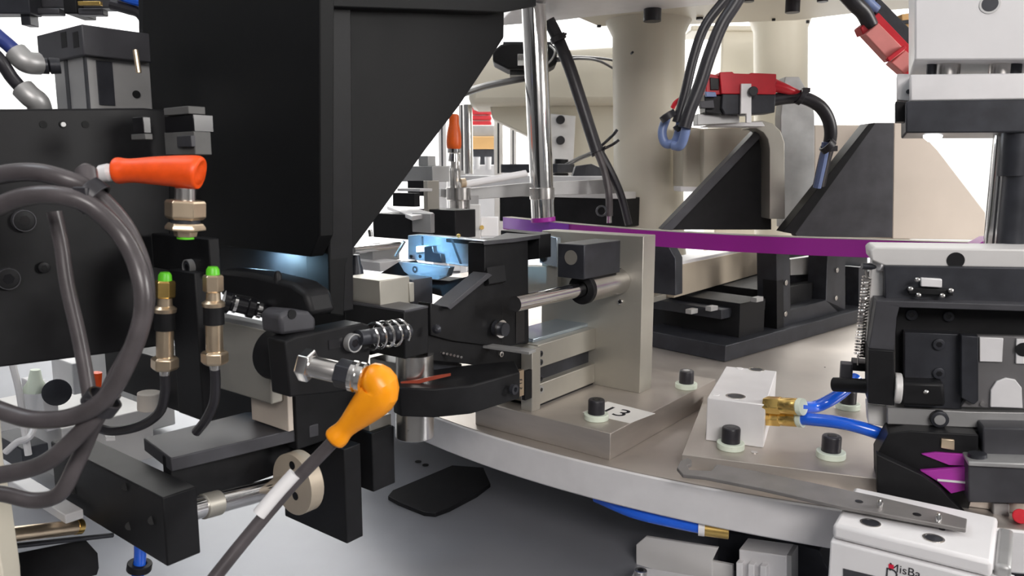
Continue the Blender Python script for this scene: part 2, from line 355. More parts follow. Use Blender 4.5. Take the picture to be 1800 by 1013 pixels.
# ------------------------------------------------------------------ black arm with spring
t = thing('spring_clevis_unit', 'black clevis arm with chrome coil spring and pivot bolt beside the lower orange sensor', 'arm')
CB = F.loc(P(570, 630, 410))[1]
cl = obj('clevis', MB().pp(F, [(501, 601), (520, 592), (637, 568), (650, 572), (655, 600), (648, 640), (612, 688), (509, 699)], 16, b=CB), BLACK, t, 1)
obj('clevis_slot', MB().rect(F, 578, 596, 602, 613, 1, b=CB + .4), BLACKG, cl)
p = F.pt(616, 602, b=CB); bolt(t, p, R(15, 425), 4, ax=F.B, m=DARK, name='pivot_bolt')
obj('bolt_rim', MB().ring(p, p + F.B * 4.4, R(17, 425), R(14.5, 425)), ALUD, t, .2)
q = F.pt(528, 632, b=CB - 17); obj('arm_boss', MB().cyl(q, q - F.B * 24, R(48, 425), 40), BLACK, t, 1)
obj('arm_cap', MB().pp(F, [(492, 556), (505, 545), (545, 548), (556, 560), (556, 582), (495, 590)], 18, b=CB - 6), CHAR, t, 2)
p = F.pt(514, 553, b=CB - 5.5); obj('cap_hole', MB().cyl(p, p - F.B, 2.6, 16), BLACK, t)
bk = MB().cb(F, 711, 549, 632, 480, ub=606, ua=753); obj('spring_block', bk, BLACK, t, .8)
obj('block_cap', MB().cb(F, 711, 546, 550, 480, ub=606, ua=753), CHAR, t, .3)
obj('block_mount', MB().cb(F, 668, 494, 545, 500, ub=605, ua=720), UPR, t, .5)
s0, s1 = P(648, 592, 432), P(706, 584, 452)
obj('spring', MB().helix(s0, s1, R(23, 440), R(2.6, 440), 4.2, 8), CHROME, t)
obj('spring_rod', MB().cyl(s0 - (s1 - s0) * .3, s1 + (s1 - s0) * .2, R(14, 440), 20), DARK, t)
obj('gap_filler', MB().cb(F, 650, 534, 625, 522, ub=500, da=16), BLACK, t, .6)  # black filler box added so the bright gap behind reads dark
p = P(768, 578, 490); obj('lug', MB().lathe(p, p + V((0, -4, 0)), [(0, 3), (.6, 3), (1, 1)], 12), DARK, t)
obj('side_block', MB().cb(F, 700, 640, 690, 500, ub=650, da=30), ALUD, t, .5)

# ------------------------------------------------------------------ sensors with orange boots
def boot(parent, pts, m):
    """angled connector boot: pts = list of (point, radius)"""
    mb = MB(); rings = []; n = 20; x = None
    for i, (p, r) in enumerate(pts):
        tt = (pts[min(i + 1, len(pts) - 1)][0] - pts[max(i - 1, 0)][0]).normalized()
        x = tt.orthogonal().normalized() if x is None else (x - tt * x.dot(tt)).normalized(); y = tt.cross(x)
        rings.append([mb.bm.verts.new(p + (x * math.cos(2 * math.pi * k / n) + y * math.sin(2 * math.pi * k / n)) * r) for k in range(n)])
    for k in range(len(rings) - 1):
        for i in range(n): mb.face([rings[k][i], rings[k][(i + 1) % n], rings[k + 1][(i + 1) % n], rings[k + 1][i]])
    mb.face(rings[0][::-1]); mb.face(rings[-1])
    o = obj('boot', mb, m, parent); sm = o.modifiers.new('smooth', 'SUBSURF'); sm.levels = sm.render_levels = 1
    return o
t = thing('proximity_sensor', 'chrome barrel sensor with glossy orange angled plug in the foreground centre', 'sensor')
Y = 372
def L(u, v, y=Y): return P(u, v, y)
ax0, ax1 = L(534, 641, 380), L(650, 668, 372)
def along(k): return ax0 + (ax1 - ax0) * k
obj('mounting_nut', MB().lathe(along(-.04), along(.13), [(0, R(28, Y)), (.15, R(31, Y)), (.85, R(31, Y)), (1, R(28, Y))], 6), CHROME, t, .4)
obj('barrel', MB().lathe(along(.05), along(.62), [(0, R(20, Y)), (.95, R(20, Y)), (1, R(18, Y))], 32), STEELB, t)
obj('lock_nut', MB().cyl(along(.52), along(.74), R(27, Y), 6), DARK, t, .5)
obj('knurled_ring', MB().lathe(along(.72), along(.94), [(0, R(24, Y)), (.1, R(29, Y)), (.4, R(29, Y)), (.5, R(25, Y)), (.6, R(29, Y)), (.9, R(29, Y)), (1, R(25, Y))], 20), CHROME, t)
bo = boot(t, [(L(640, 655), R(20, Y)), (L(655, 662), R(31, Y)), (L(672, 674), R(37, Y)), (L(670, 690), R(39, Y)), (L(654, 707), R(35, Y)), (L(632, 728), R(28, Y)), (L(614, 746), R(20, Y)), (L(603, 757), R(18, Y)), (L(597, 764), R(22, Y)), (L(588, 772), R(23, Y)), (L(584, 776), R(17, Y))], ORANGE)
cp = [L(592, 770), L(560, 803), L(515, 850, 368), L(470, 902, 362), L(420, 962, 355), L(366, 1030, 346), L(320, 1090, 338)]
obj('cable', MB().tube(cp, R(12.5, Y), 14), RUBBER, t)
obj('cable_label', MB().tube([L(518, 833, 367), L(488, 866, 363.5), L(455, 905, 359)], R(12.9, Y), 14), WHITE, t)
t = thing('proximity_sensor', 'red-orange horizontal plug on a brass fitting atop the black post, left side', 'sensor')
Y = 385
boot(t, [(L(353.6, 304), R(3, Y)), (L(353.4, 304), R(14, Y)), (L(353, 304), R(22, Y)), (L(352, 303.5), R(27.5, Y)), (L(348, 303), R(29, Y)), (L(325, 302), R(28, Y)), (L(300, 301), R(26, Y)), (L(270, 300), R(24, Y)), (L(240, 300), R(20.5, Y)), (L(222, 300), R(20, Y)), (L(213, 300), R(22.5, Y)), (L(204, 300), R(22.5, Y)), (L(201, 300), R(18, Y)), (L(200.5, 300), R(9, Y))], ORRED)
obj('plug_collar', MB().cyl(L(326, 330), L(326, 356), R(17, Y), 20), STEELB, t, .4)
obj('upper_nut', MB().lathe(L(326, 352), L(326, 386), [(0, R(30, Y)), (.12, R(33, Y)), (.85, R(33, Y)), (1, R(28, Y))], 6), BRASSN, t, .3)
obj('thread', MB().cyl(L(326, 384), L(326, 394), R(24, Y), 20), DARK, t)
obj('lower_nut', MB().lathe(L(326, 392), L(326, 416), [(0, R(28, Y)), (.3, R(33, Y)), (.5, R(33, Y)), (.6, R(20, Y)), (1, R(18, Y))], 6), BRASSN, t, .3)
obj('green_ring', MB().cyl(L(326, 414), L(326, 420), R(14, Y), 16), GREEN, t)
obj('cable_grip', MB().lathe(L(201, 302), L(172, 306), [(0, R(10, Y)), (.3, R(15, Y)), (.8, R(14, Y)), (1, R(9, Y))], 18), WHITE, t)

# ------------------------------------------------------------------ black post and the two dampers on it
t = thing('sensor_post', 'black anodised post holding the two green-tipped dampers', 'post')
obj('post_head', MB().cb(F, 368, 420, 486, 410, ub=266, ua=386), BLACK, t, .8)
obj('post_stem', MB().cb(F, 350, 480, 742, 409, ub=297, ua=366), BLACK, t, .8)
hd = F.loc(P(368, 450, 410)); p = F.pt(337, 469, a=hd[0]); bolt(t, p, R(13, 400), 3, ax=-F.A, m=DARK, name='bolt'); obj('bolt_rim', MB().ring(p, p - F.A * 3.3, R(14.5, 400), R(12.5, 400)), ALUD, t)
def damper(u, dv, label, cable, du=0):
    t = thing('shock_damper', label, 'damper', 'green-tipped dampers on the black post'); y = 392
    def z(v): return P(u + du * (v - 480) / 180, v + dv, y)
    def ly(name, v0, v1, prof, m, n=24, bev=0): return obj(name, MB().lathe(z(v0), z(v1), [(k, R(r, y)) for k, r in prof], n), m, t, bev)
    ly('tip', 479, 495, [(0, 8), (.3, 11), (1, 12)], GREEN)
    ly('hex_body', 493, 524, [(0, 15), (.1, 18), (.9, 18), (1, 15)], GOLD if dv == 0 else BRASSN, 6, .3)
    ly('neck', 523, 540, [(0, 12), (1, 13)], BRASSN)
    ly('collar', 538, 549, [(0, 14), (.4, 20), (1, 19)], BRASSN)
    ly('black_sleeve', 548, 580, [(0, 18), (1, 18)], BLACK)
    ly('barrel', 578, 632, [(0, 15), (1, 15)], BRASSN)
    ly('lock_nut', 627, 650, [(0, 20), (.15, 24), (.8, 24), (1, 20)], BRASSN, 6, .3)
    ly('end_cap', 649, 662, [(0, 10), (.8, 9), (1, 7)], STEELB)
    obj('cable', MB().tube([z(658)] + [P(*c) for c in cable], R(9, y), 10), CABLE, t)
damper(290, 0, 'brass damper with green tip nearest the cable coil, left of the pair', [(290, 690, 392), (280, 725, 394), (248, 748, 398), (200, 758, 402), (170, 752, 406)])
damper(374, -10, 'brass damper with green tip beside the grey block, right of the pair', [(379, 675, 395), (376, 708, 396), (362, 738, 398), (345, 760, 402)], 4)

# ------------------------------------------------------------------ black housing and cable coil at far left
t = thing('slide_housing', 'big black machined housing block behind the cable coil', 'housing')
HBK = F.loc(P(130, 420, 420))[1]
obj('housing_body', MB().pp(F, [(-120, 196), (0, 192), (255, 190), (300, 195), (300, 606), (190, 622), (0, 646), (-120, 662)], 60, b=HBK), BLACK, t, 1)
for u, v in ((40, 388), (12, 490), (75, 470)):
    p = F.pt(u, v, b=HBK); bolt(t, p, R(19, 380) if u < 50 else 3, 2.5, ax=F.B, m=BLACK, name='bolt')
    if u < 50: obj('bolt_glint', MB().ring(p, p + F.B * 2.6, R(20, 380), R(18.4, 380)), CHAR, t)
for u in (76, 110, 150):
    p = F.pt(u, 219, b=HBK); obj('screw_hole', MB().cyl(p - F.B * .5, p + F.B * .3, R(7, 380), 14), BLACKM, t)
    if u == 110: obj('screw', MB().cyl(p, p + F.B * 1.2, R(4.5, 380), 12), ALUD, t)
obj('sensor_head', MB().cb(F, 340, 200, 232, 425, ub=288, da=12), BLACKG, t, .5)
obj('head_label', MB().cb(F, 331, 186, 200, 424, ub=287, da=10), DIM, t, .4)
obj('head_stem', MB().cb(F, 342, 230, 272, 425, ub=288, da=10), DIM, t, .5)
obj('stem_slot', MB().cb(F, 336, 238, 258, 423.5, ub=310, da=4), CHAR, t, .3)
obj('fitting_strip', MB().cb(F, 255, 235, 245, 400, ub=230, da=4), DIM, t, .3)
obj('strip_gap', MB().cb(F, 252, 205, 234, 401, ub=232, da=4), BLACKG, t, .3)

t = thing('cable_coil', 'grey-black cable coiled and tied in front of the black housing', 'cable')
y = 322
def T(*pts): return [P(u, v, y + (d[0] if d else 0)) for u, v, *d in pts]
rr = R(16, y)
obj('outer_loop', MB().tube(T((-70, 330, 10), (0, 308), (60, 303, -4), (115, 315, -4), (160, 336), (215, 392, 4), (248, 462, 4), (256, 530, 2), (240, 596), (205, 662, -3), (172, 725, -6), (120, 782, -8), (60, 822, -6), (-60, 845)), rr, 14), RUBBER, t)
obj('inner_loop', MB().tube(T((-70, 400, -8), (0, 362, -10), (50, 345, -12), (105, 344, -12), (160, 362, -10), (218, 420, -6), (248, 490, -10), (250, 560, -12), (222, 640, -14), (185, 700, -12), (130, 732, -10), (60, 738, -6), (0, 722, -4), (-60, 700)), rr, 14), RUBBER, t)
obj('lower_loop', MB().tube(T((-70, 868, 4), (0, 868, 4), (60, 880, 4), (105, 868, 4), (132, 820, 6), (150, 780, 8), (170, 735, 6), (200, 690, 8)), rr * .95, 14), RUBBER, t)
obj('hanging_strand', MB().tube(T((95, 372, 14), (108, 430, 14), (118, 500, 12), (136, 580, 10), (148, 640, 8), (158, 700, 6)), rr * .82, 14), RUBBER, t)
obj('lead_to_plug', MB().tube([P(176, 306, 386), P(160, 312, 372), P(142, 322, 350), P(120, 318, 328)], R(11, y), 10), RUBBER, t)
for u, v, ang in ((160, 345, .7), (178, 708, -.9)):
    c = P(u, v, y - 4); d = V((math.cos(ang), .1, -math.sin(ang))).normalized()
    zt = obj('cable_tie', MB().ring(c - d * 3, c + d * 3, rr * 2.0, rr * 1.7), CABLE, t, .3)
    obj('tie_head', MB().box(W0, c.y - rr * 2.2, c.y - rr * 1.4, c.x - 3, c.x + 3, c.z - 3, c.z + 4), CABLE, zt, .6)
obj('tie_clip', MB().lathe(P(150, 292, y + 12), P(158, 340, y + 4), [(0, 2), (.2, 4.4), (.6, 4.2), (1, 2.4)], 14), RUBBER, t)

# ------------------------------------------------------------------ pneumatic actuator, top left
t = thing('pneumatic_actuator', 'grey pneumatic actuator with black cap above the black housing', 'actuator')
obj('black_cap', MB().cb(F, 145, 42, 97, 470, ub=62, ua=262), CHAR, t, .8)
ac = F.loc(P(145, 42, 470))
for u in (112, 133):
    obj('cap_slot', MB().rect(F, u - 5, 56, u + 5, 84, 1, a=ac[0] - .6), BLACK, t)
obj('actuator_body', MB().cb(F, 152, 94, 200, 476, ub=92, ua=262), ALUD, t, .6)
an = F.loc(P(152, 140, 476))
obj('body_groove', MB().rect(F, 115, 97, 121, 195, 1, a=an[0] - .5), DARK, t); obj('body_groove', MB().rect(F, 149, 97, 153, 195, 1, a=an[0] - .5), DARK, t)
obj('name_plate', MB().rect(F, 172, 108, 200, 185, .8, b=an[1] + .5), DARK, t)
obj('port', MB().cyl(F.pt(240, 166, b=an[1] + .4), F.pt(240, 166, b=an[1]) - F.B, R(7, 480), 14), BLACK, t)
obj('chrome_pin', MB().cyl(P(238, 88, 462), P(244, 128, 462), R(4.5, 460), 10), BRASSN, t)
for (u, v, k) in ((46, 108, 0), (58, 172, 1)):
    e = obj('elbow_fitting', MB().tube([P(u - 18, v - 16, 450), P(u - 4, v - 2, 450), P(u + 8, v + 8 if k else v + 3, 452), P(u + (22 if not k else 14), v + (4 if not k else 26), 456)], R(19, 450), 14), ALUD, t)
    if not k: obj('fitting_nut', MB().lathe(P(66, 116, 456), P(106, 116, 462), [(0, R(13, 455)), (.45, R(14, 455)), (.5, R(10, 455)), (.55, R(14, 455)), (1, R(13, 455))], 18), DARK, t)
obj('blue_hose', MB().tube([P(-60, 10, 440), P(-10, 58, 444), P(18, 82, 448), P(36, 100, 450)], R(12, 450), 12), mat('navy_hose', (.03, .05, .22), 0, .35), t)
obj('black_hose', MB().tube([P(-60, 52, 440), P(-5, 100, 444), P(22, 138, 448), P(48, 166, 452)], R(11, 450), 12), CABLE, t)
t = thing('valve_manifold', 'blurred dark valve manifold with hoses along the top left edge', 'manifold')
obj('manifold_body', MB().cb(W0, 50, -60, 24, 640, ub=-80, da=16), DARK, t, 1)
obj('manifold_foot', MB().cb(W0, 52, 10, 44, 645, ub=34, da=12), DARK, t, .6)
obj('manifold_body', MB().cb(W0, 240, -60, 14, 660, ub=60, da=16), CHAR, t, 1)
obj('valve', MB().cb(W0, 133, -50, 24, 650, ub=106, da=30), BLACK, t, 1)
obj('valve_base', MB().cb(W0, 180, 14, 26, 650, ub=136, da=10), CHAR, t, 1)
obj('valve_base', MB().cb(W0, 104, 14, 25, 650, ub=60, da=10), CHAR, t, 1)
obj('rating_strip', MB().cb(W0, 176, 2, 9, 640, ub=136, da=4), GOLD, t, .3)
obj('black_hose', MB().tube([P(196, 8, 630), P(225, 16, 630), P(246, 24, 630), P(262, 50, 630)], R(9, 630), 10), CABLE, t)
obj('blue_hose', MB().tube([P(205, -12, 626), P(230, -2, 626), P(262, 6, 626)], R(9, 630), 10), BLUE, t)

# ------------------------------------------------------------------ black gusset bracket hanging from the overhead beam
t = thing('gusset_bracket', 'large black gusset bracket with diagonal edge hanging from an overhead beam', 'bracket')
gc = F.loc(P(574, 300, 452)); GA, GB = gc[0], gc[1]
obj('web_plate', MB().pp(F, [(569, -40), (887, -40), (886, 66), (859, 109), (807, 187), (750, 261), (663, 382), (618, 442), (608, 466), (605, 556), (580, 553)], 22, b=GB), BLACKM, t, .8)
obj('back_plate', MB().pp(F, [(238, -300), (569, -300), (581, 553), (545, 520), (380, 500), (250, 490)], 18, a=GA), BLACK, t, .8)
obj('front_cover', MB().pp(F, [(250, -300), (562, -300), (562, 415), (545, 452), (395, 433), (250, 420)], 10, a=GA - 12), BLACKM, t, .8)
obj('overhead_beam', MB().pp(F, [(560, -420), (943, -420), (943, 11), (886, 22), (575, 12)], 60, b=GB + 14), BLACKM, t, .8)
obj('base_bracket', MB().pp(F, [(385, 474), (440, 480), (512, 498), (536, 514), (548, 556), (500, 556), (440, 530), (385, 520)], 18, a=GA - 32), BLACK, t, 3)
p = F.pt(488, 486, a=GA - 30); obj('locating_stud', MB().lathe(p + V((0, 0, -4)), p + V((0, 0, 3)), [(0, 2.4), (.7, 2.4), (1, 1.2)], 14), BLACK, t)
area_light('bracket_sheen_light', F.pt(468, 452, a=GA - 11), F.pt(500, 492, a=GA + 2), 16, .09, (.45, .75, 1))  # unseen light added to make the blue sheen on the back plate
t = thing('grey_cylinder_block', 'plain grey cylinder block right of the dampers', 'cylinder block')
obj('block_body', MB().cb(F, 474, 582, 712, 440, ub=360, ua=494), UPR, t, 1)
obj('block_top', MB().cb(F, 474, 574, 584, 440, ub=366, ua=494), ALUD, t, .6)
obj('block_foot', MB().cb(F, 506, 690, 760, 445, ub=440, ua=514), TAUPE, t, .6)
f0, f1 = P(392, 530, 428), P(482, 552, 440)
obj('air_fitting', MB().lathe(f0, f1, [(0, R(20, 430)), (.12, R(20, 430)), (.15, R(14, 430)), (.45, R(14, 430)), (.48, R(18, 430)), (.6, R(18, 430)), (.63, R(12, 430)), (.9, R(12, 430)), (1, R(8, 430))], 22), BLACKG, t)
obj('fitting_ring', MB().ring(f0 + (f1 - f0) * .2, f0 + (f1 - f0) * .26, R(16, 430), R(13, 430)), CHROME, t); obj('fitting_ring', MB().ring(f0 + (f1 - f0) * .66, f0 + (f1 - f0) * .74, R(14.5, 430), R(11, 430)), CHROME, t)

# ------------------------------------------------------------------ lower left linkage
t = thing('lower_linkage', 'black lower-left linkage frame with chrome rod and round flange', 'linkage')
obj('end_bar', MB().cb(F, 290, 876, 997, 372, ub=98, ua=347), BLACK, t, .8)
eb = F.loc(P(290, 930, 372))
for u, v in ((132, 862), (222, 856), (228, 925), (268, 915)): obj('bar_hole', MB().cyl(F.pt(u, v, a=eb[0] - .2), F.pt(u, v, a=eb[0] + 1), R(9, 350), 14), BLACKM, t)
obj('rear_beam', MB().cb(F, 520, 700, 800, 468, ub=190, da=30), BLACK, t, .6)
obj('channel', MB().cb(F, 302, 806, 900, 408, ub=285, ua=560), BLACK, t, .6)
obj('slab', MB().pp(F, [(252, 770), (430, 725), (520, 720), (560, 745), (300, 806)], 8, z=P(300, 806, 405).z), CHAR, t, .6)
r0, r1 = P(330, 898, 392), P(520, 848, 455)
obj('rod', MB().cyl(r0, r1, R(20, 410), 28), CHROME, t)
obj('rod_clamp', MB().cyl(r0 + (r1 - r0) * .12, r0 + (r1 - r0) * .26, R(23, 410), 28), UPR, t, .4)
fp = P(513, 852, 440); fd = F.A
obj('flange', MB().lathe(fp, fp + fd * 10, [(0, R(58, 440)), (.9, R(58, 440)), (1, R(55, 440))], 44), BEIGE, t)
for du, dv in ((5, -38), (-22, 18), (12, 20), (24, -20)):
    p = fp + V((R(du, 440), 0, -R(dv, 440))); p = p - fd * ((p - fp).dot(fd) + .3); obj('flange_hole', MB().cyl(p, p + fd * 2, R(8, 440), 14), BLACK, t)
obj('bearing_plate', MB().cb(F, 607, 790, 957, 455, ub=495, ua=634), BLACK, t, .8)
obj('stop_block', MB().cb(F, 655, 762, 866, 478, ub=610, ua=693), BLACK, t, .8)
obj('stop_shim', MB().cb(F, 650, 740, 790, 482, ub=620, ua=688), UPR, t, .5)
obj('upper_block', MB().cb(F, 520, 690, 792, 452, ub=500, ua=640), BLACK, t, .8)
obj('white_chip', MB().pp(F, [(172, 745), (196, 760), (203, 769), (186, 770)], 2, z=P(186, 768, 405).z), WHITE, t, .2)

# bottom-left odds and ends
t = thing('machine_frame_post', 'cream painted frame post at the bottom left corner', 'frame post')
obj('post_body', MB().pp(W0, [(-90, 742), (-33, 742), (-26, 830), (-12, 900), (5, 1020), (9, 1100), (-90, 1100)], 14, a=350), CREAM, t, 1)
t = thing('tooling_cylinder', 'small brass and white cylinder lying at the bottom left', 'cylinder')
c0, c1 = P(5, 942, 392), P(140, 926, 430)
obj('cylinder_body', MB().cyl(c0, c1, R(14, 410), 22), BRASSN, t, .5)
obj('cylinder_cap', MB().lathe(c1 - (c1 - c0) * .06, c1 + (c1 - c0) * .05, [(0, R(15, 410)), (.7, R(15, 410)), (1, R(9, 410))], 22), GOLD, t)
obj('white_cover', MB().cb(F, 115, 906, 922, 415, ub=20, da=10), WHITE, t, .6)
obj('support_rail', MB().cyl(P(10, 962, 390), P(198, 941, 440), R(5, 410), 12), DARK, t)
solo('black_tray', MB().prism([P(30, 972, 395), P(150, 948, 440), P(172, 972, 440), P(168, 985, 437), P(40, 1015, 395)], V((0, 0, -10))), BLACK, 'black wedge-shaped tray in the bottom left corner', 'tray')
t = thing('air_hose', 'short blue air hose hanging under the black end bar', 'hose')
obj('hose', MB().tube([P(246, 935, 470), P(246, 985, 470), P(238, 1040, 465)], R(11, 470), 14), BLUE, t)
obj('black_clip', MB().ring(P(246, 990, 470), P(244, 1002, 470), R(22, 470), R(12, 470)), BLACK, t, .4)
t = thing('white_regulator', 'white regulator assembly half hidden behind the cable coil', 'regulator')
obj('regulator_body', MB().cb(F, 78, 680, 760, 620, ub=38, ua=100), WHITE, t, 1)
obj('regulator_knob', MB().lathe(P(62, 650, 610), P(62, 688, 610), [(0, R(8, 610)), (.5, R(12, 610)), (.8, R(19, 610)), (1, R(20, 610))], 24), WASH, t)
obj('gauge', MB().cyl(P(100, 690, 605), P(100, 690, 615), R(24, 610), 26), DARK, t, .5)
obj('mount_block', MB().cb(F, 128, 640, 695, 640, ub=90, ua=150), ALU, t, 1)
obj('white_hose', MB().tube([P(22, 640, 600), P(34, 690, 600), P(44, 760, 600), P(50, 800, 600)], R(6, 600), 10), WHITE, t)
obj('grey_hose', MB().tube([P(10, 795, 590), P(30, 778, 590), P(52, 768, 590), P(62, 745, 600)], R(6, 600), 10), ALU, t)
obj('base', MB().cb(F, 112, 755, 850, 640, ub=0, da=80), OFFW, t, 1)
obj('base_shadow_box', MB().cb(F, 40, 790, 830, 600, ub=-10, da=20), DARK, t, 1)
t = thing('white_housing', 'pale housing behind the cable coil and below the black block', 'housing')
obj('housing_body', MB().cb(F, 235, 605, 765, 800, ub=150, ua=300), OFFW, t, 2)
obj('housing_cap', MB().cyl(P(262, 690, 560), P(262, 720, 560), R(20, 560), 22), TAUPE, t, .6)
obj('orange_stub', MB().cyl(P(170, 655, 560), P(168, 690, 560), R(9, 560), 14), ORRED, t)

# ------------------------------------------------------------------ purple ring bar and chrome post
ZP = 231.0
t = thing('purple_ring_bar', 'curved purple anodised bar running round above the fixtures', 'ring bar')
def arcpix(pix, z): return [PZ(u, v, z) for u, v in pix]
top = [(884, 382), (940, 388), (1000, 394), (1060, 399), (1120, 404), (1200, 409), (1300, 414), (1400, 418), (1500, 421), (1620, 425), (1760, 428), (1900, 430), (2060, 430)]
pts = arcpix(top, ZP); back = []
for i, p in enumerate(pts):
    tt = (pts[min(i + 1, len(pts) - 1)] - pts[max(i - 1, 0)]); nrm = V((-tt.y, tt.x, 0)).normalized(); back.append(p + nrm * 13)
m = MB(); m.prism(pts + back[::-1], V((0, 0, -15.5)))
obj('bar', m, PURPLE, t, .4)
m = MB(); m.prism(pts + back[::-1], V((0, 0, .5))); obj('top_face', m, UPR, t)
vb = [(884, 386), (920, 389), (1000, 397.5), (1000, 406), (884, 402)]
m = MB(); vp = arcpix([(884, 382), (940, 388), (1000, 394)], ZP); m.prism([p - V((0, 1, 0)) for p in vp] + [p + V((0, 1, 0)) for p in vp[::-1]], V((0, 0, -14))); obj('violet_end', m, VIOLET, t)
m = MB(); m.pp(W0, [(1718, 430), (1740, 418), (1775, 416), (1775, 428)], 14, a=600); obj('magenta_tip', m, PURPLE, t, .3)
t = thing('support_post', 'tall polished chrome post standing on the purple bar', 'post')
c0, c1 = P(938, 10, 905), P(955, 386, 905)
obj('post', MB().cyl(c0, c1, R(20.5, 905), 40), CHROME, t)
c2 = P(953, 350, 905); obj('post_collar', MB().cyl(P(952.5, 330, 905), c2, R(22, 905), 32), STEELB, t, .4)
obj('post_foot', MB().cyl(P(954.6, 382, 905), P(955.2, 390, 905), R(21.5, 905), 32), PURPLE, t, .5)

# ------------------------------------------------------------------ upper plate, columns, cream casting
t = thing('upper_plate', 'pale grey upper plate whose underside spans the top of the picture', 'upper plate')
zu = P(1000, 34, 1000).z
m = MB(); m.prism([PZ(870, 46, zu), PZ(960, 39, zu), PZ(1060, 27, zu), PZ(1250, 8, zu), PZ(1330, 0, zu)] + [V((900, 900, zu)), V((900, 730, zu)), V((60, 680, zu))], V((0, 0, 40)))
obj('plate', m, ALU, t, 1)
zk = zu + 12
m = MB(); m.prism([PZ(1052, 47, zk), PZ(1200, 44, zk), PZ(1400, 36, zk), PZ(1500, 24, zk), PZ(1640, 12, zk)] + [V((1500, 1300, zk)), V((1500, 900, zk)), V((0, 900, zk))], V((0, 0, 60)))
obj('cream_flange', m, CREAM, t, 2)
for u, v, rp in ((1147, 22, 15), (1103, 34, 6), (1230, 33, 6), (1394, 4, 12), (1316, 2, 9), (1446, 2, 9), (1053, 46, 4), (1360, 34, 3), (1420, 38, 3)):
    q = PZ(u, v - (rp * .4), zk if rp <= 6 else zu); h = 14 if rp > 10 else 3
    obj('bolt_head', MB().cyl(q - V((0, 0, h)), q + V((0, 0, 1)), R(rp, q.y), 20), CABLE, t, .4)
t = thing('column', 'stout cream painted round column in the middle background', 'column')
yc = 1080
obj('shaft', MB().lathe(P(1140, 20, yc), P(1140, 470, yc), [(0, R(76, yc)), (.04, R(72, yc)), (.09, R(61, yc)), (.6, R(60, yc)), (.72, R(60, yc)), (.9, R(62, yc)), (1, R(70, yc))], 56), CREAM, t)
p = P(1112, 92, yc - 55); obj('screw', MB().cyl(p, p + V((0, 10, 0)), 1.6, 10), DARK, t)
t = thing('column', 'paler cream column further back behind the red connector', 'column')
yc = 1500
obj('shaft', MB().lathe(P(1372, 30, yc), P(1372, 420, yc), [(0, R(52, yc)), (.06, R(44, yc)), (1, R(44, yc))], 40), CREAM, t)
t = thing('cream_cover', 'cream machine cover box between the two columns', 'cover')
obj('cover_body', MB().cb(W0, 1262, 48, 461, 1700, ub=1345, da=100), CREAM, t, 4)
obj('cover_rim', MB().cb(W0, 1215, 44, 54, 1690, ub=1420, da=120), CREAM, t, 3)
t = thing('cream_casting', 'wide cream press casting behind the chrome post', 'casting')
m = MB(); m.pp(W0, [(828, 96), (1085, 80), (1200, 78), (1200, 183), (1085, 184), (822, 186)], 160, a=1420); obj('upper_beam', m, CREAM, t, 14)
m = MB(); m.pp(W0, [(860, 180), (1200, 180), (1200, 400), (1000, 400), (975, 262), (865, 208)], 60, a=1450); obj('lower_web', m, CREAM, t, 3)
m = MB(); m.pp(W0, [(968, 200), (1012, 204), (1006, 320), (966, 316)], 8, a=1435); sp = obj('strap_plate', m, ALU, t, 1)
for v in (211, 247): p = P(985, v, 1434); obj('black_bolt', MB().cyl(p, p - V((0, 8, 0)), R(7.5, 1434), 18), CABLE, sp, .6)
p = P(987, 285, 1400); obj('cable_gland', MB().lathe(P(987, 280, 1400), P(985, 318, 1400), [(0, R(12, 1400)), (.4, R(13, 1400)), (.45, R(10, 1400)), (.7, R(14, 1400)), (1, R(9, 1400))], 18), BLACK, t)
t = thing('code_reader', 'black code reader box with a white barcode label behind the chrome post', 'reader')
obj('reader_body', MB().pp(W0, [(880, 78), (900, 74), (968, 76), (980, 84), (979, 112), (968, 118), (930, 122), (893, 122), (866, 108), (866, 90)], 60, a=1150), BLACK, t, 3)
obj('reader_foot', MB().rect(W0, 896, 118, 958, 132, 40, a=1160), BLACKG, t, 1)
obj('reader_top', MB().rect(W0, 884, 73, 972, 79, 50, a=1152), DARK, t, 1)
bl = obj('barcode_label', MB().rect(W0, 910, 95, 926, 115, 1, a=1148.6), PAPER, t)
for i in range(6): obj('bar_line', MB().rect(W0, 911 + i * 2.5, 96, 912.3 + i * 2.5, 106, .6, a=1148), INK, bl)
obj('reader_cable', MB().tube([P(935, 136, 1140), P(900, 142, 1120), P(860, 150, 1050), P(826, 160, 960), P(780, 176, 880)], R(6, 1050), 10), CABLE, t)
obj('loop_wire', MB().tube([P(966, 80, 1140), P(975, 90, 1130), P(970, 104, 1130), P(958, 116, 1130)], R(1.6, 1130), 8), ALUD, t)
obj('side_wire', MB().tube([P(978, 102, 1150), P(1005, 100, 1180), P(1050, 102, 1250), P(1090, 108, 1300)], R(2.4, 1150), 8), CABLE, t)
obj('side_wire', MB().tube([P(978, 107, 1150), P(1020, 103, 1190), P(1055, 108, 1250), P(1090, 128, 1300)], R(2.4, 1150), 8), CABLE, t)
t = thing('cable_bundle', 'thick black cable bundle running diagonally down right of the chrome post', 'cable')
obj('bundle', MB().tube([P(964, 36, 960), P(977, 60, 960), P(1000, 115, 955), P(1020, 175, 950), P(1036, 225, 945), P(1050, 268, 940)], R(11, 950), 12), CABLE, t)
obj('lower_strand', MB().tube([P(1048, 262, 940), P(1062, 300, 935), P(1070, 340, 930), P(1071, 380, 930)], R(6.5, 930), 10), RUBBER, t)
obj('lower_strand', MB().tube([P(1052, 262, 942), P(1075, 305, 940), P(1092, 345, 940), P(1105, 395, 940)], R(7, 930), 10), CABLE, t)
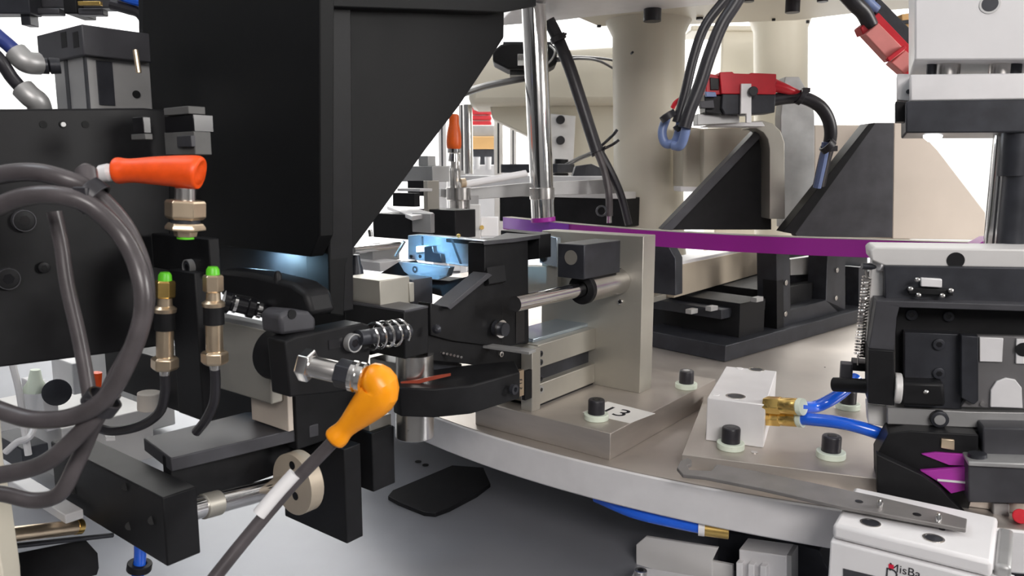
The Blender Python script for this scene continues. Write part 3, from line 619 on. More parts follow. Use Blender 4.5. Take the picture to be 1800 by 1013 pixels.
for u, v, k in ((981, 68, 12.5), (1050, 267, 11)):
    z = obj('cable_tie', MB().ring(P(u - 2, v - 5, 948), P(u + 2, v + 4, 948), R(k + 1.5, 948), R(k - 2, 948)), CABLE, t, .4)
    obj('tie_tail', MB().cyl(P(u + 8, v - 3, 940), P(u + 14, v - 9, 935), 1.6, 8), CABLE, z)
obj('branch_wire', MB().tube([P(992, 290, 1380), P(1015, 278, 1300), P(1045, 265, 1000), P(1075, 240, 960), P(1085, 228, 955)], R(2.6, 960), 8), CABLE, t)
obj('branch_wire', MB().tube([P(996, 292, 1380), P(1020, 280, 1300), P(1048, 268, 1000), P(1075, 255, 960), P(1088, 246, 955)], R(2.6, 960), 8), CABLE, t)
obj('crimp', MB().cyl(P(1071, 376, 930), P(1071, 392, 930), R(4.5, 930), 12), STEELB, t)

# ------------------------------------------------------------------ background machinery seen between gusset and post
def extr(name, u0, u1, v0, v1, Y, label):
    t = thing(name, label, 'extrusion', 'aluminium extrusions in the background')
    b0, b1, z1 = P(u0, v0, Y).x, P(u1, v0, Y).x, P(u0, v0, Y).z; obj('profile', MB().box(W0, Y, Y + b1 - b0, b0, b1, 0, z1), ALU, t, 1)
    obj('groove', MB().rect(W0, u0 + (u1 - u0) * .4, v0, u0 + (u1 - u0) * .6, v1, 2, a=Y - .6), DARK, t)
extr('frame_extrusion', 806, 818, 184, 300, 1600, 'aluminium extrusion post just right of the rear orange plug')
extr('frame_extrusion', 868, 884, 185, 305, 1700, 'aluminium extrusion post right of the red stack boxes')
extr('frame_extrusion', 770, 784, 210, 300, 1900, 'aluminium extrusion post left of the rear orange plug')
extr('frame_extrusion', 896, 908, 205, 300, 1900, 'aluminium extrusion post just left of the chrome post')
m = MB().cyl(P(822, 184, 1500), P(824, 306, 1500), R(8, 1500), 20); solo('guide_shaft', m, CHROME, 'slim chrome guide shaft beside the red stack boxes', 'shaft', 0)
for i in range(4):
    v = 184 + i * 9.5; m = MB().cb(W0, 828, v, v + 8, 2400, ub=864, da=60); solo('stack_box', m, RED, ['topmost', 'second from top', 'third from top', 'lowest'][i] + ' red stack box seen far behind the rear orange plug', 'box', 4, 'red stack boxes')
t = thing('far_bench', 'tan topped bench with pale cups far behind the rear orange plug', 'bench')
obj('bench_top', MB().cb(W0, 826, 240, 262, 2300, ub=870, da=200), TAN, t, 2)
obj('bench_panel', MB().cb(W0, 826, 220, 240, 2320, ub=870, da=60), ALUD, t, 2)
obj('bench_front', MB().cb(W0, 826, 262, 292, 2310, ub=870, da=100), DARK, t, 2)
for u in (838, 858): obj('cup', MB().lathe(P(u, 276, 2200), P(u, 298, 2200), [(0, R(6, 2200)), (1, R(5, 2200))], 16), WHITE, t)
obj('bench_foot', MB().cb(W0, 760, 290, 477, 2200, ub=930, da=200), WHITE, t, 2)
t = thing('rear_sensor', 'small upright orange plug on a chrome stem in the background', 'sensor')
y = 890
boot(t, [(P(798, 264, y), R(12, y)), (P(798, 258, y), R(13.5, y)), (P(798, 238, y), R(13, y)), (P(798, 226, y), R(11, y)), (P(798, 218, y), R(8.5, y)), (P(798, 208, y), R(9, y)), (P(798, 202, y), R(8.5, y)), (P(798, 200, y), R(6, y))], mat('deep_orange_plastic', (.75, .11, .008), 0, .4))
obj('collar', MB().lathe(P(798, 262, y), P(798, 284, y), [(0, R(12, y)), (.3, R(12, y)), (.4, R(9, y)), (1, R(11, y))], 12), CHROME, t)
obj('stem', MB().lathe(P(799, 282, y), P(800, 336, y), [(0, R(7, y)), (.3, R(7, y)), (.32, R(10, y)), (1, R(9, y))], 18), STEELB, t)
obj('stem_ring', MB().cyl(P(799, 296, y - 6), P(799, 300, y - 6), R(9, y), 18), CHROME, t)
t = thing('rear_swing_arm', 'flat steel swing arm crossing behind the clamp head', 'arm')
F7 = Frame(70)
obj('arm_bar', MB().pp(F7, [(775, 332), (800, 334), (925, 322), (1085, 315), (1085, 340), (925, 345), (810, 352), (775, 346)], 14, b=F7.loc(P(800, 335, 896))[1]), ALUD, t, .6)
obj('arm_hub', MB().lathe(P(806, 330, 886), P(806, 372, 886), [(0, R(22, 886)), (.5, R(22, 886)), (.55, R(16, 886)), (1, R(16, 886))], 24), STEELB, t)
obj('hub_lug', MB().cb(F, 826, 344, 392, 888, ub=812, da=16), ALUD, t, .5)
obj('jaw_tip', MB().pp(W0, [(790, 372), (812, 374), (834, 366), (834, 415), (806, 415)], 12, a=880), BLACK, t, .6)
obj('light_rail', MB().cyl(P(808, 326, 880), P(925, 305, 900), R(6, 890), 12), WHITE, t)
obj('yellow_cap', MB().cyl(P(810, 322, 876), P(818, 321, 878), R(8, 876), 12), BRASSN, t)
t = thing('rear_fixture', 'grey and black rear fixture left of the rear orange plug', 'fixture')
obj('clamp_plate', MB().cb(F, 757, 376, 410, 690, ub=724, ua=764), ALUD, t, .5)
obj('clamp_strap', MB().pp(F, [(680, 362), (700, 359), (762, 374), (724, 380)], 4, z=P(724, 378, 688).z), ALU, t, .4)
obj('black_body', MB().cb(F, 722, 378, 422, 710, ub=655, da=30), BLACK, t, .6)
obj('dark_back', MB().cb(F, 800, 370, 420, 760, ub=735, ua=836), BLACK, t, .6)
obj('step_block', MB().cb(F, 752, 318, 384, 780, ub=744, ua=772), UPR, t, .5)
obj('step_shelf', MB().cb(F, 738, 332, 337, 765, ub=698, ua=760), ALU, t, .4)
obj('step_black', MB().cb(F, 748, 318, 345, 800, ub=716, ua=762), BLACK, t, .4)
obj('grey_stack', MB().cb(F, 760, 292, 320, 820, ub=700, ua=790), ALUD, t, .6)
obj('grey_stack', MB().cb(F, 752, 274, 292, 835, ub=735, ua=766), ALUD, t, .6)
obj('low_black', MB().cb(F, 728, 340, 364, 745, ub=690, ua=738), BLACK, t, .4)
obj('slide_rail', MB().cyl(P(620, 440, 640), P(702, 432, 690), R(7, 660), 16), CHROME, t)
obj('slide_bar', MB().cb(F, 655, 435, 462, 660, ub=618, ua=702), ALUD, t, .5)
obj('white_floor', MB().cb(F, 668, 462, 478, 640, ub=612, ua=705), WHITE, t, .4)
obj('lever_screw', MB().lathe(P(626, 448, 560), P(626, 486, 560), [(0, R(6, 560)), (.4, R(9, 560)), (.6, R(12, 560)), (1, R(14, 560))], 14), DARK, t)
obj('glint_screw', MB().cyl(P(650, 404, 620), P(652, 416, 620), R(4, 620), 12), STEELB, t)
t = thing('white_sensor_block', 'small white block behind the tip of the purple bar', 'sensor block')
obj('block', MB().cb(W0, 845, 382, 416, 820, ub=876, da=14), WHITE, t, .8)
obj('stand', MB().cb(W0, 826, 360, 420, 812, ub=844, da=10), OFFW, t, .5)
obj('amber_button', MB().cyl(P(847, 400, 808), P(847, 400, 812), R(4, 810), 14), GOLD, t)
t = thing('rear_slide_unit', 'black rear slide unit behind the chrome post', 'slide')
obj('slide_body', MB().cb(F, 1098, 348, 400, 1005, ub=878, da=40), BLACK, t, .8)
obj('slide_top', MB().cb(F, 1098, 338, 350, 1001, ub=900, da=30), OFFW, t, .6)
p = P(1057, 371, 930); obj('port_ring', MB().ring(p, p - V((0, 4, 0)), R(10, 930), R(7, 930)), DARK, t, .3)
obj('dark_rail', MB().cb(F, 980, 288, 304, 1250, ub=880, da=50), DARK, t, 1)
obj('cap_block', MB().pp(W0, [(1005, 315), (1012, 292), (1040, 288), (1068, 300), (1076, 318)], 30, a=1150), DARK, t, 2)
obj('tray', MB().cb(F, 1080, 310, 342, 1100, ub=800, da=60), ALU, t, .8)

# ------------------------------------------------------------------ rear right bracket group
t = thing('beige_rail', 'beige ground rail under the purple bar', 'rail')
obj('rail', MB().cb(F, 1186, 468, 524, 868, ub=1146, ua=1352), BEIGE, t, .6)
obj('rail_top', MB().cb(F, 1186, 462, 469, 869, ub=1146, ua=1352), ALU, t, .4)
obj('rail_foot', MB().cb(F, 1150, 522, 532, 850, ub=1140, ua=1345), UPR, t, .4)
t = thing('slotted_frame', 'black slotted frame and base standing behind the valve block', 'frame')
sb_ = K.loc(P(1365, 500, 901))[1]
obj('frame_plate', MB().pp(K, [(1365, 436), (1388, 440), (1390, 545), (1452, 528), (1455, 440), (1486, 440), (1486, 560), (1510, 555), (1510, 470), (1525, 470), (1525, 538), (1366, 580)], 26, b=sb_), DARK, t, .6)
obj('frame_side', MB().pp(K, [(1340, 436), (1365, 436), (1366, 582), (1342, 578)], 16, a=K.loc(P(1365, 500, 901))[0] + .1), BLACK, t, .4)
obj('inner_block', MB().pp(K, [(1388, 470), (1430, 464), (1430, 500), (1388, 505)], 20, b=sb_ - 34), BLACKG, t, .5)
obj('inner_plate', MB().pp(K, [(1390, 456), (1432, 450), (1432, 482), (1390, 484)], 8, b=sb_ - 30), ALUD, t, .4)
obj('back_fill', MB().pp(K, [(1380, 440), (1525, 436), (1525, 505), (1380, 545)], 10, b=sb_ - 60), DARK, t, .4)
obj('base_block', MB().cb(K, 1275, 608, 637, PZ(1275, 637, 85.2).y, ub=1120, ua=1525), DARK, t, .8)
obj('base_step', MB().cb(K, 1300, 534, 609, 850, ub=1100, ua=1345), BLACK, t, .6)
obj('frame_filler', MB().cb(K, 1350, 512, 598, 925, ub=1190, ua=1560), BLACK, t, .6)  # black filler added to keep the gaps in the frame dark
obj('back_rail', MB().cb(K, 1268, 545, 562, 845, ub=1146, ua=1345), DARK, t, .6)
for u, v in ((1380, 497), (1379, 552), (1470, 475), (1468, 524)): p = K.pt(u, v, b=sb_); obj('screw', MB().cyl(p, p + K.B * 2, 3.4, 14), STEELB, t, .3)
obj('side_plate', MB().pp(F, [(1147, 416), (1168, 420), (1187, 455), (1187, 520), (1147, 515)], 18, a=F.loc(P(1170, 480, 830))[0]), DARK, t, .6)
for u, v in ((1205, 545), (1240, 540), (1320, 524)): obj('clip', MB().cb(K, u + 10, v, v + 8, 838, ub=u, ua=u + 22), ALUD, t, .3)
t = thing('support_gusset', 'black triangular gusset plate behind the purple bar, right of the cream column', 'gusset')
gy = 880
obj('gusset', MB().pp(W0, [(1343, 224), (1356, 224), (1356, 404), (1180, 404), (1178, 396)], 14, a=gy), BLACK, t, .6)
obj('gusset_edge', MB().pp(W0, [(1163, 404), (1340, 218), (1356, 222), (1182, 405)], 22, a=gy - 12), CHAR, t, .5)
t = thing('support_gusset', 'charcoal triangular gusset plate in front of the taupe panel', 'gusset')
obj('gusset', MB().pp(W0, [(1535, 216), (1572, 216), (1569, 418), (1400, 416), (1394, 404)], 14, a=840), CHAR, t, .6)
obj('gusset_edge', MB().pp(W0, [(1376, 408), (1528, 217), (1540, 216), (1398, 412)], 22, a=828), BLACK, t, .5)
t = thing('bent_bracket', 'grey bent bracket with rounded top between the two gussets', 'bracket')
m = MB(); ro, px = [], []
outer = [(1318, 214), (1340, 212), (1358, 217), (1372, 230), (1379, 250), (1380, 385)]
inner = [(1353, 385), (1353, 262), (1350, 245), (1342, 233), (1330, 226), (1318, 226)]
obj('bend', m.pp(W0, outer + inner, 30, a=850), UPR, t, .6)
m = MB(); m.pp(W0, [(1380, 135), (1405, 135), (1425, 170), (1432, 200), (1432, 400), (1375, 400), (1372, 205)], 20, a=910); obj('grey_web', m, mat('blue_grey_plate', (.52, .53, .53), .15, .5), t, .8)
t = thing('taupe_panel', 'taupe flat panel with diagonal cut right of the charcoal gusset', 'panel')
obj('panel', MB().pp(W0, [(1572, 216), (1600, 214), (1648, 264), (1732, 374), (1733, 422), (1569, 420)], 14, a=900), TAUPE, t, .8)
obj('panel_back', MB().pp(W0, [(1432, 220), (1600, 220), (1600, 424), (1432, 424)], 12, a=930), TAUPE, t, .8)
t = thing('cream_box', 'cream box left of the black triangular gusset', 'box')
obj('box_front', MB().pp(W0, [(1236, 226), (1345, 222), (1345, 330), (1236, 330)], 60, a=960), CREAM, t, 1.5)
obj('box_side', MB().pp(W0, [(1200, 222), (1238, 226), (1238, 335), (1200, 335)], 60, a=975), CREAM, t, 1.5)
obj('box_foot', MB().pp(W0, [(1196, 328), (1260, 330), (1260, 337), (1196, 337)], 40, a=955), WHITE, t, .6)

# connectors and cables
t = thing('connector_pair', 'red and black power connectors clipped together in front of the second column', 'connector')
cy = 800
m = MB(); m.pp(W0, [(1240, 128), (1268, 134), (1268, 166), (1241, 168)], 26, a=cy); obj('red_shell_end', m, RED, t, .8)
obj('red_mouth', MB().pp(W0, [(1248, 136), (1264, 138), (1264, 158), (1249, 158)], 4, a=cy - 2), BLACKG, t, .5)
obj('red_shell', MB().pp(W0, [(1265, 127), (1288, 126), (1290, 129), (1318, 130), (1320, 128), (1365, 130), (1364, 166), (1268, 165)], 30, a=cy - 6), RED, t, 1)
obj('black_shell', MB().pp(W0, [(1270, 165), (1364, 166), (1362, 198), (1320, 201), (1275, 202), (1268, 190)], 30, a=cy - 5), DARK, t, 1)
obj('black_shell_end', MB().pp(W0, [(1238, 166), (1270, 168), (1270, 202), (1240, 198)], 24, a=cy), BLACKG, t, .8)
obj('contact', MB().pp(W0, [(1240, 161), (1258, 162), (1260, 170), (1242, 170)], 6, a=cy - 6), BLUEC, t, .5); obj('contact', MB().pp(W0, [(1230, 178), (1254, 176), (1256, 190), (1232, 190)], 8, a=cy - 6), CHAR, t, .5)
obj('bracket_strip', MB().pp(W0, [(1303, 147), (1321, 147), (1321, 216), (1312, 216), (1312, 200), (1302, 200)], 4, a=cy - 12), ALU, t, .4)
p = P(1322, 161, cy - 13); obj('thumb_screw', MB().cyl(p, p - V((0, 5, 0)), R(8, cy), 16), CABLE, t, .6)
obj('under_bracket', MB().pp(W0, [(1226, 200), (1300, 204), (1300, 216), (1226, 220)], 20, a=cy + 8), ALUD, t, .5); obj('white_ledge', MB().pp(W0, [(1236, 222), (1262, 216), (1340, 214), (1345, 222)], 30, a=cy + 20), WHITE, t, .5)
obj('red_lead', MB().sweep([P(1360, 150, cy), P(1385, 158, cy), P(1412, 168, cy + 6)], R(11, cy), 12, R(5, cy)), RED, t)
cb_ = [P(1358, 176, cy + 5), P(1385, 172, cy + 5), P(1412, 172, cy + 5), P(1440, 186, cy + 5), P(1456, 210, cy + 6), P(1460, 240, cy + 8), P(1450, 280, cy + 15), P(1440, 325, cy + 25)]
obj('black_lead', MB().tube(cb_, R(11, cy), 12), CABLE, t)
obj('blue_lead', MB().tube([P(1452, 250, cy + 4), P(1446, 285, cy + 8), P(1436, 330, cy + 14)], R(7, cy), 10), BLUEC, t)
for u, v in ((1407, 168), (1455, 258)):
    z = obj('cable_tie', MB().ring(P(u - 4, v + (0 if u < 1420 else -5), cy), P(u + 4, v + (4 if u < 1420 else 3), cy), R(14, cy), R(10, cy)), CABLE, t, .4)
    obj('tie_head', MB().rect(W0, u + 5, v - 2 if u > 1420 else v - 14, u + 18, v + 8 if u > 1420 else v - 6, 5, a=cy - 6), CABLE, z, .5)
t = thing('looped_cable', 'two thick black cables hanging from the top and looping back in blue sleeves', 'cable')
ly = 700
obj('strand', MB().tube([P(1360, -110, ly), P(1325, -60, ly), P(1298, -25, ly), P(1264, 12, ly), P(1237, 50, ly), P(1218, 105, ly), P(1204, 165, ly), P(1190, 215, ly)], R(8.5, ly), 12), CABLE, t)
obj('strand', MB().tube([P(1372, -110, ly - 15), P(1338, -60, ly - 15), P(1312, -25, ly - 15), P(1290, 10, ly - 15), P(1268, 45, ly - 15), P(1248, 95, ly - 15), P(1230, 150, ly - 15), P(1212, 195, ly - 15), P(1203, 225, ly - 15)], R(11, ly), 12), CABLE, t)
obj('blue_sleeve', MB().tube([P(1198, 205, ly), P(1194, 230, ly), P(1186, 250, ly + 4), P(1170, 252, ly + 8), P(1164, 232, ly + 10), P(1172, 205, ly + 12)], R(8, ly), 12), BLUEC, t)
obj('blue_sleeve', MB().tube([P(1208, 205, ly - 12), P(1204, 235, ly - 12), P(1196, 256, ly - 8), P(1184, 256, ly - 2)], R(8, ly), 12), BLUEC, t)
for u, v in ((1174, 205), (1198, 222)): obj('cable_tie', MB().ring(P(u - 3, v - 6, ly), P(u + 3, v + 4, ly), R(14, ly), R(9, ly)), CABLE, t, .4)
obj('red_wire', MB().tube([P(1182, 190, ly + 10), P(1188, 180, ly + 8), P(1200, 172, ly + 6)], R(4, ly), 8), RED, t)
t = thing('red_plug_row', 'tilted faded-red power plugs with black leads at the top right', 'connector')
ry = 720
obj('red_plug', MB().pp(W0, [(1520, 60), (1545, 40), (1592, 88), (1565, 108)], 12, a=ry), PINKRED, t, 1)
obj('red_plug', MB().pp(W0, [(1566, 110), (1592, 88), (1622, 112), (1596, 136)], 12, a=ry), PINKRED, t, 1)
obj('red_edge', MB().pp(W0, [(1512, 48), (1545, 22), (1600, 80), (1640, 122), (1634, 128), (1592, 92), (1545, 42), (1518, 62)], 14, a=ry + 4), RED, t, .8)
obj('red_rib', MB().pp(W0, [(1560, 102), (1590, 80), (1594, 84), (1564, 108)], 5, a=ry - 5), RED, t, .4)
obj('red_rib', MB().pp(W0, [(1590, 132), (1618, 110), (1640, 128), (1625, 128), (1617, 118), (1597, 138)], 5, a=ry - 5), RED, t, .4)
obj('black_plug', MB().pp(W0, [(1528, 14), (1545, -5), (1612, 62), (1612, 96), (1600, 84)], 30, a=ry + 10), DARK, t, 1)
obj('lead', MB().tube([P(1420, -110, ry), P(1445, -65, ry), P(1470, -30, ry), P(1500, 4, ry), P(1518, 22, ry + 4), P(1530, 45, ry + 8)], R(13, ry), 12), CABLE, t)
obj('lead', MB().tube([P(1455, -110, ry + 12), P(1478, -65, ry + 12), P(1500, -30, ry + 12), P(1520, 0, ry + 12), P(1540, 18, ry + 14)], R(10, ry), 12), BLUEC, t)

# ------------------------------------------------------------------ press head at right top
t = thing('press_head', 'white press head block with rods, light plate and dark tool plate at top right', 'press head')
hy = 520; HF = Frame(25)
Ha = HF.loc(P(1604, 60, hy))[0]
obj('head_block', MB().pp(HF, [(1608, -260), (2010, -260), (2010, 104), (1608, 106)], 100, a=Ha), WHITE, t, 1.2)
p = HF.pt(1740, 7, a=Ha - .3); obj('hole', MB().cyl(p, p + HF.A * 4, R(13, hy), 20), DARK, t); obj('hole_rim', MB().ring(p - HF.A * .3, p + HF.A, R(15, hy), R(12, hy)), ALUD, t)
for u, w, m_ in ((1668, 20, STEELB), (1762, 18, STEELB), (1785, 12, DARK), (1640, 8, DARK)):
    a = HF.pt(u, 90, a=Ha + 22); b = HF.pt(u, 145, a=Ha + 22); obj('guide_rod', MB().cyl(V((a.x, a.y, b.z)), a, R(w, hy), 28), m_, t)
obj('light_plate', MB().pp(HF, [(1600, 131), (2010, 126), (2010, 172), (1600, 178)], 90, a=Ha + 2), ALU, t, 1)
obj('tool_plate', MB().pp(HF, [(1592, 178), (2010, 171), (2010, 232), (1592, 234)], 96, a=Ha - 4), DARK, t, 1)
obj('side_stop', MB().pp(HF, [(1574, 178), (1594, 180), (1594, 214), (1574, 214)], 20, a=Ha + 10), BLACK, t, .6)
obj('side_clip', MB().pp(HF, [(1577, 130), (1600, 130), (1600, 178), (1577, 176)], 20, a=Ha + 20), WHITE, t, .6)
p = HF.pt(1597, 161, a=Ha + 18); obj('clip_screw', MB().cyl(p, p + HF.A * 4, R(4, hy), 12), DARK, t)
a = HF.pt(1762, 228, a=Ha + 40); b = HF.pt(1760, 430, a=Ha + 40); obj('guide_shaft', MB().cyl(V((a.x, a.y, b.z)), a, R(13, hy), 24), CHROME, t)
a = HF.pt(1792, 228, a=Ha + 8); b = HF.pt(1792, 310, a=Ha + 8); obj('punch_sleeve', MB().cyl(V((a.x, a.y, b.z)), a, R(26, hy), 28), DARK, t, .5)
a = HF.pt(1792, 305, a=Ha + 8); b = HF.pt(1792, 452, a=Ha + 8); obj('punch', MB().cyl(V((a.x, a.y, b.z)), a, R(24, hy), 28), DARK, t, .5)
lc = HF.pt(1640, 236, a=Ha + 40); obj('led_lens', MB().lathe(lc + V((0, 0, 2)), lc + V((0, 0, -5)), [(0, 6), (.6, 6), (1, 3)], 20), LED, t)
obj('blue_strip', MB().pp(HF, [(1692, 112), (1730, 104), (1730, 112), (1700, 124)], 6, a=Ha + 60), BLUEC, t)
t = thing('orange_cover', 'small orange cover beside the white press head', 'cover')
obj('cover', MB().pp(W0, [(1585, 25), (1604, 22), (1604, 70), (1588, 62)], 12, a=780), TAN, t, .6); obj('cover_clip', MB().pp(W0, [(1582, 36), (1602, 34), (1602, 41), (1584, 42)], 4, a=775), DARK, t, .4)

# ------------------------------------------------------------------ right-hand station: valve block, plate, bolts
t = thing('valve_station', 'nickel base plate carrying the aluminium valve block', 'base plate')
p0 = PZ(1197, 826, 85); a_, b_, _ = Q.loc(p0); zt = 85 + 11
obj('base_plate', MB().box(Q, a_, a_ + 150, b_, b_ + 260, 85, zt), NICKEL, t, .5)
for u, v in ((1284, 792), (1460, 808), (1490, 722)): bolt(t, PZ(u, v - 4, zt), 6.4, 11, 9.6)
p = PZ(1326, 796, zt); obj('dowel', MB().cyl(p, p + V((0, 0, .5)), 2.4, 16), STEELB, t)
p = PZ(1450, 646, zt); obj('dot', MB().cyl(p, p + V((0, 0, .3)), .8, 10), INK, t)
t = thing('valve_block', 'square aluminium valve block with two brass fittings', 'valve block')
Qv = Frame(23); p0 = PZ(1342, 788, zt); va, vb_, _ = Qv.loc(p0)
vl = Qv.loc(Qv.pt(1240, 776, a=va))[1]; vh = Qv.pt(1342, 711, a=va).z; vd = Qv.loc(Qv.pt(1380, 654, z=vh))[0]
obj('block', MB().box(Qv, va, vd, vl, vb_, zt, vh), ALU, t, .7)
for u, v, r in ((1293, 697, 17), (1330, 650, 15)):
    p = PZ(u, v, vh); obj('counterbore', MB().ring(p - V((0, 0, .2)), p + V((0, 0, .25)), R(r, 560), R(r - 3, 560)), STEELB, t); obj('bore', MB().cyl(p - V((0, 0, 2)), p + V((0, 0, .1)), R(r - 3, 560), 24), DARK, t)
for u, v in ((1258, 694), (1300, 648)): p = PZ(u, v, vh); obj('plug', MB().cyl(p, p + V((0, 0, .4)), R(7, 550), 16), WHITE, t)
p = Qv.pt(1366, 757, b=vb_); obj('side_knob', MB().lathe(p, p + Qv.B * 3, [(0, 3.4), (1, 3)], 18), DARK, t)
def fitting(u, v, hose, label):
    p = Qv.pt(u, v, b=vb_ + .0)
    d = (P(u + 70, v + 4, p.y - 22) - p).normalized(); fo = thing('push_fitting', label, 'fitting', 'brass push-in fittings')
    obj('hex', MB().lathe(p, p + d * 12, [(0, 6.4), (.9, 6.4), (1, 5.6)], 6), GOLD, fo, .3)
    obj('body', MB().lathe(p + d * 11, p + d * 24, [(0, 5), (.1, 5.8), (.9, 5.8), (1, 5.2)], 24), GOLD, fo)
    obj('release_ring', MB().lathe(p + d * 23.5, p + d * 28, [(0, 5), (.3, 6), (1, 5.8)], 24), WASH, fo)
    obj('hose', MB().tube([p + d * 24] + [P(*h) for h in hose], 4.3, 16), BLUE, fo)
fitting(1347, 712, [(1430, 716, 520), (1455, 706, 520), (1480, 690, 525), (1505, 665, 535)], 'upper brass fitting whose blue hose bends up behind the bolt')
fitting(1347, 733, [(1430, 738, 505), (1480, 744, 495), (1530, 757, 488), (1575, 775, 485)], 'lower brass fitting whose blue hose runs straight right')
t = thing('hook_lever', 'flat grey lever with a hooked tip lying along the table rim', 'lever')
zl = 100
hk = [(1190, 822), (1196, 810), (1208, 805), (1216, 808), (1216, 815), (1208, 818), (1212, 826), (1250, 828), (1260, 816), (1330, 828), (1540, 872), (1650, 898), (1700, 912), (1698, 930), (1480, 890), (1340, 858), (1240, 838), (1200, 834)]
obj('lever', MB().prism([PZ(u, v, zl) for u, v in hk], V((0, 0, -2.5))), mat('dull_grey_steel', (.20, .19, .185), .3, .5), t, .5)
for u, v in ((1546, 888), (1649, 913)):
    p = PZ(u, v + 5, zl); obj('pin', MB().lathe(p, p + V((0, 0, 5)), [(0, 1.5), (.6, 1.8), (1, .8)], 14), CHROME, t)
for u, v in ((1510, 882), (1612, 905)): p = PZ(u, v, zl); obj('hole', MB().cyl(p, p + V((0, 0, .2)), 2.2, 14), BLACK, t)

# ------------------------------------------------------------------ right-hand clamp fixture
t = thing('clamp_fixture', 'large black clamp fixture with white top bar at the right edge', 'fixture')
ra = Q.loc(P(1600, 560, 470))[0]
def qp(name, pix, th, da, m, bev=.5, par=None): return obj(name, MB().pp(Q, pix, th, a=ra + da), m, par or t, bev)
qp('top_bar', [(1530, 441), (1537, 435), (1950, 441), (1950, 474), (1556, 468), (1532, 458)], 40, 8, OFFW, 1)
p = Q.pt(1680, 458, a=ra + 7.6); obj('bar_hole', MB().cyl(p, p + Q.A, R(14, 480), 22), BLACK, t)
qp('side_leg', [(1533, 455), (1555, 462), (1553, 540), (1540, 560), (1534, 612), (1523, 612)], 14, 14, OFFW, .8)
qp('upper_block', [(1554, 467), (1950, 473), (1950, 548), (1556, 540)], 40, 4, DARK, .8)
lt = qp('latch', [(1619, 489), (1656, 491), (1656, 506), (1619, 504)], 4, -1, ALU, .5)
qp('latch_base', [(1597, 506), (1674, 510), (1676, 520), (1597, 517)], 5, -1, BLACK, .4)
for u, v in ((1612, 492), (1600, 508), (1671, 511), (1614, 519), (1656, 520)):
    p = Q.pt(u, v, a=ra - 2.5); obj('latch_screw', MB().lathe(p, p - Q.A * 1.5, [(0, 1.6), (.6, 1.5), (1, .8)], 12), STEELB, lt)
qp('frame_lip', [(1540, 529), (1594, 530), (1950, 541), (1950, 552), (1584, 541), (1540, 534)], 24, -8, CHAR, .5)
qp('frame_leg', [(1540, 532), (1582, 536), (1576, 560), (1572, 617), (1527, 613)], 20, -8, CHAR, .6)
qp('lower_leg', [(1527, 614), (1572, 617), (1572, 714), (1526, 710)], 26, -10, BLACK, .6)
qp('recess_back', [(1574, 540), (1950, 550), (1950, 730), (1574, 718)], 10, 14, BLACK, .4)
qp('recess_panel', [(1590, 584), (1690, 588), (1690, 720), (1590, 716)], 12, 4, DARK, .5)
for u, v, r in ((1602, 553, 10), (1667, 556, 9), (1650, 605, 10), (1650, 656, 10)):
    p = Q.pt(u, v, a=ra + (14 if v < 580 else 4)); bolt(t, p, R(r, 475), 2, ax=-Q.A, m=DARK, name='bolt')
qp('hinge_cylinder', [(1584, 672), (1660, 674), (1662, 716), (1584, 713)], 20, -8, BLACK, 2)
p = Q.pt(1628, 690, a=ra - 8.3); obj('glint_screw', MB().lathe(p, p - Q.A * 1, [(0, 1.5), (1, .6)], 12), STEELB, t)
a = Q.pt(1571, 682, a=ra - 4); b = Q.pt(1584, 682, a=ra - 4); b = a + Q.B * (b - a).length; obj('white_roller', MB().cyl(a, b, R(28, 465), 32), OFFW, t, .8)
qp('hinge_bar', [(1690, 590), (1720, 592), (1720, 705), (1712, 712), (1690, 700)], 8, -4, DARK, .5)
pl = qp('clear_plate', [(1718, 590), (1950, 596), (1950, 724), (1690, 716), (1700, 700), (1718, 690)], 5, 0, GLASS, .5)
qp('bright_tab', [(1722, 593), (1764, 595), (1762, 637), (1722, 636)], 2, -2.2, ALU, .4, pl)
qp('bright_tab', [(1787, 596), (1950, 598), (1950, 642), (1786, 640)], 2, -2.2, ALU, .4, pl)
qp('arch_window', [(1741, 716), (1742, 686), (1752, 671), (1768, 665), (1785, 668), (1796, 682), (1798, 718)], 2, -2.4, ALU, .4, pl)
p = Q.pt(1727, 710, a=ra - .3); obj('plate_screw', MB().cyl(p, p - Q.A, 1.6, 12), STEELB, pl)
p = Q.pt(1799, 615, a=ra - 2.6); obj('tab_hole', MB().cyl(p, p + Q.A * 1, R(12, 470), 18), BLACK, pl)
qp('floor_bar', [(1560, 716), (1702, 724), (1950, 728), (1950, 756), (1700, 752), (1560, 746)], 20, 2, ALUD, .5)
p = Q.pt(1650, 735, a=ra + 2); bolt(t, p, R(15, 475), 4, ax=-Q.A, m=DARK, name='bolt'); obj('screw_face', MB().cyl(p - Q.A * 4.2, p - Q.A * 4.6, R(9, 475), 16), ALUD, t)
for i in range(9):
    u = 1582 + i * 13; p = Q.pt(u, 753 + i * .9, a=ra + 1); obj('chain_roller', MB().cyl(p, p - Q.A * 3, R(5, 475), 10), BLACK, t)
qp('white_foot', [(1524, 710), (1560, 714), (1560, 752), (1526, 745)], 14, 10, OFFW, .6)
t = thing('spring_post', 'thin extension spring on a pivot post left of the black clamp fixture', 'spring')
sy = 492
obj('spring', MB().helix(P(1524, 486, sy), P(1509, 626, sy), R(6.8, sy), R(1.9, sy), 26, 6), STEELB, t)
obj('upper_hook', MB().tube([P(1524, 488, sy), P(1522, 474, sy), P(1526, 464, sy), P(1536, 468, sy)], R(2, sy), 8), STEELB, t)
obj('lower_hook', MB().tube([P(1509, 624, sy), P(1508, 634, sy), P(1508, 642, sy)], R(1.5, sy), 8), STEELB, t)
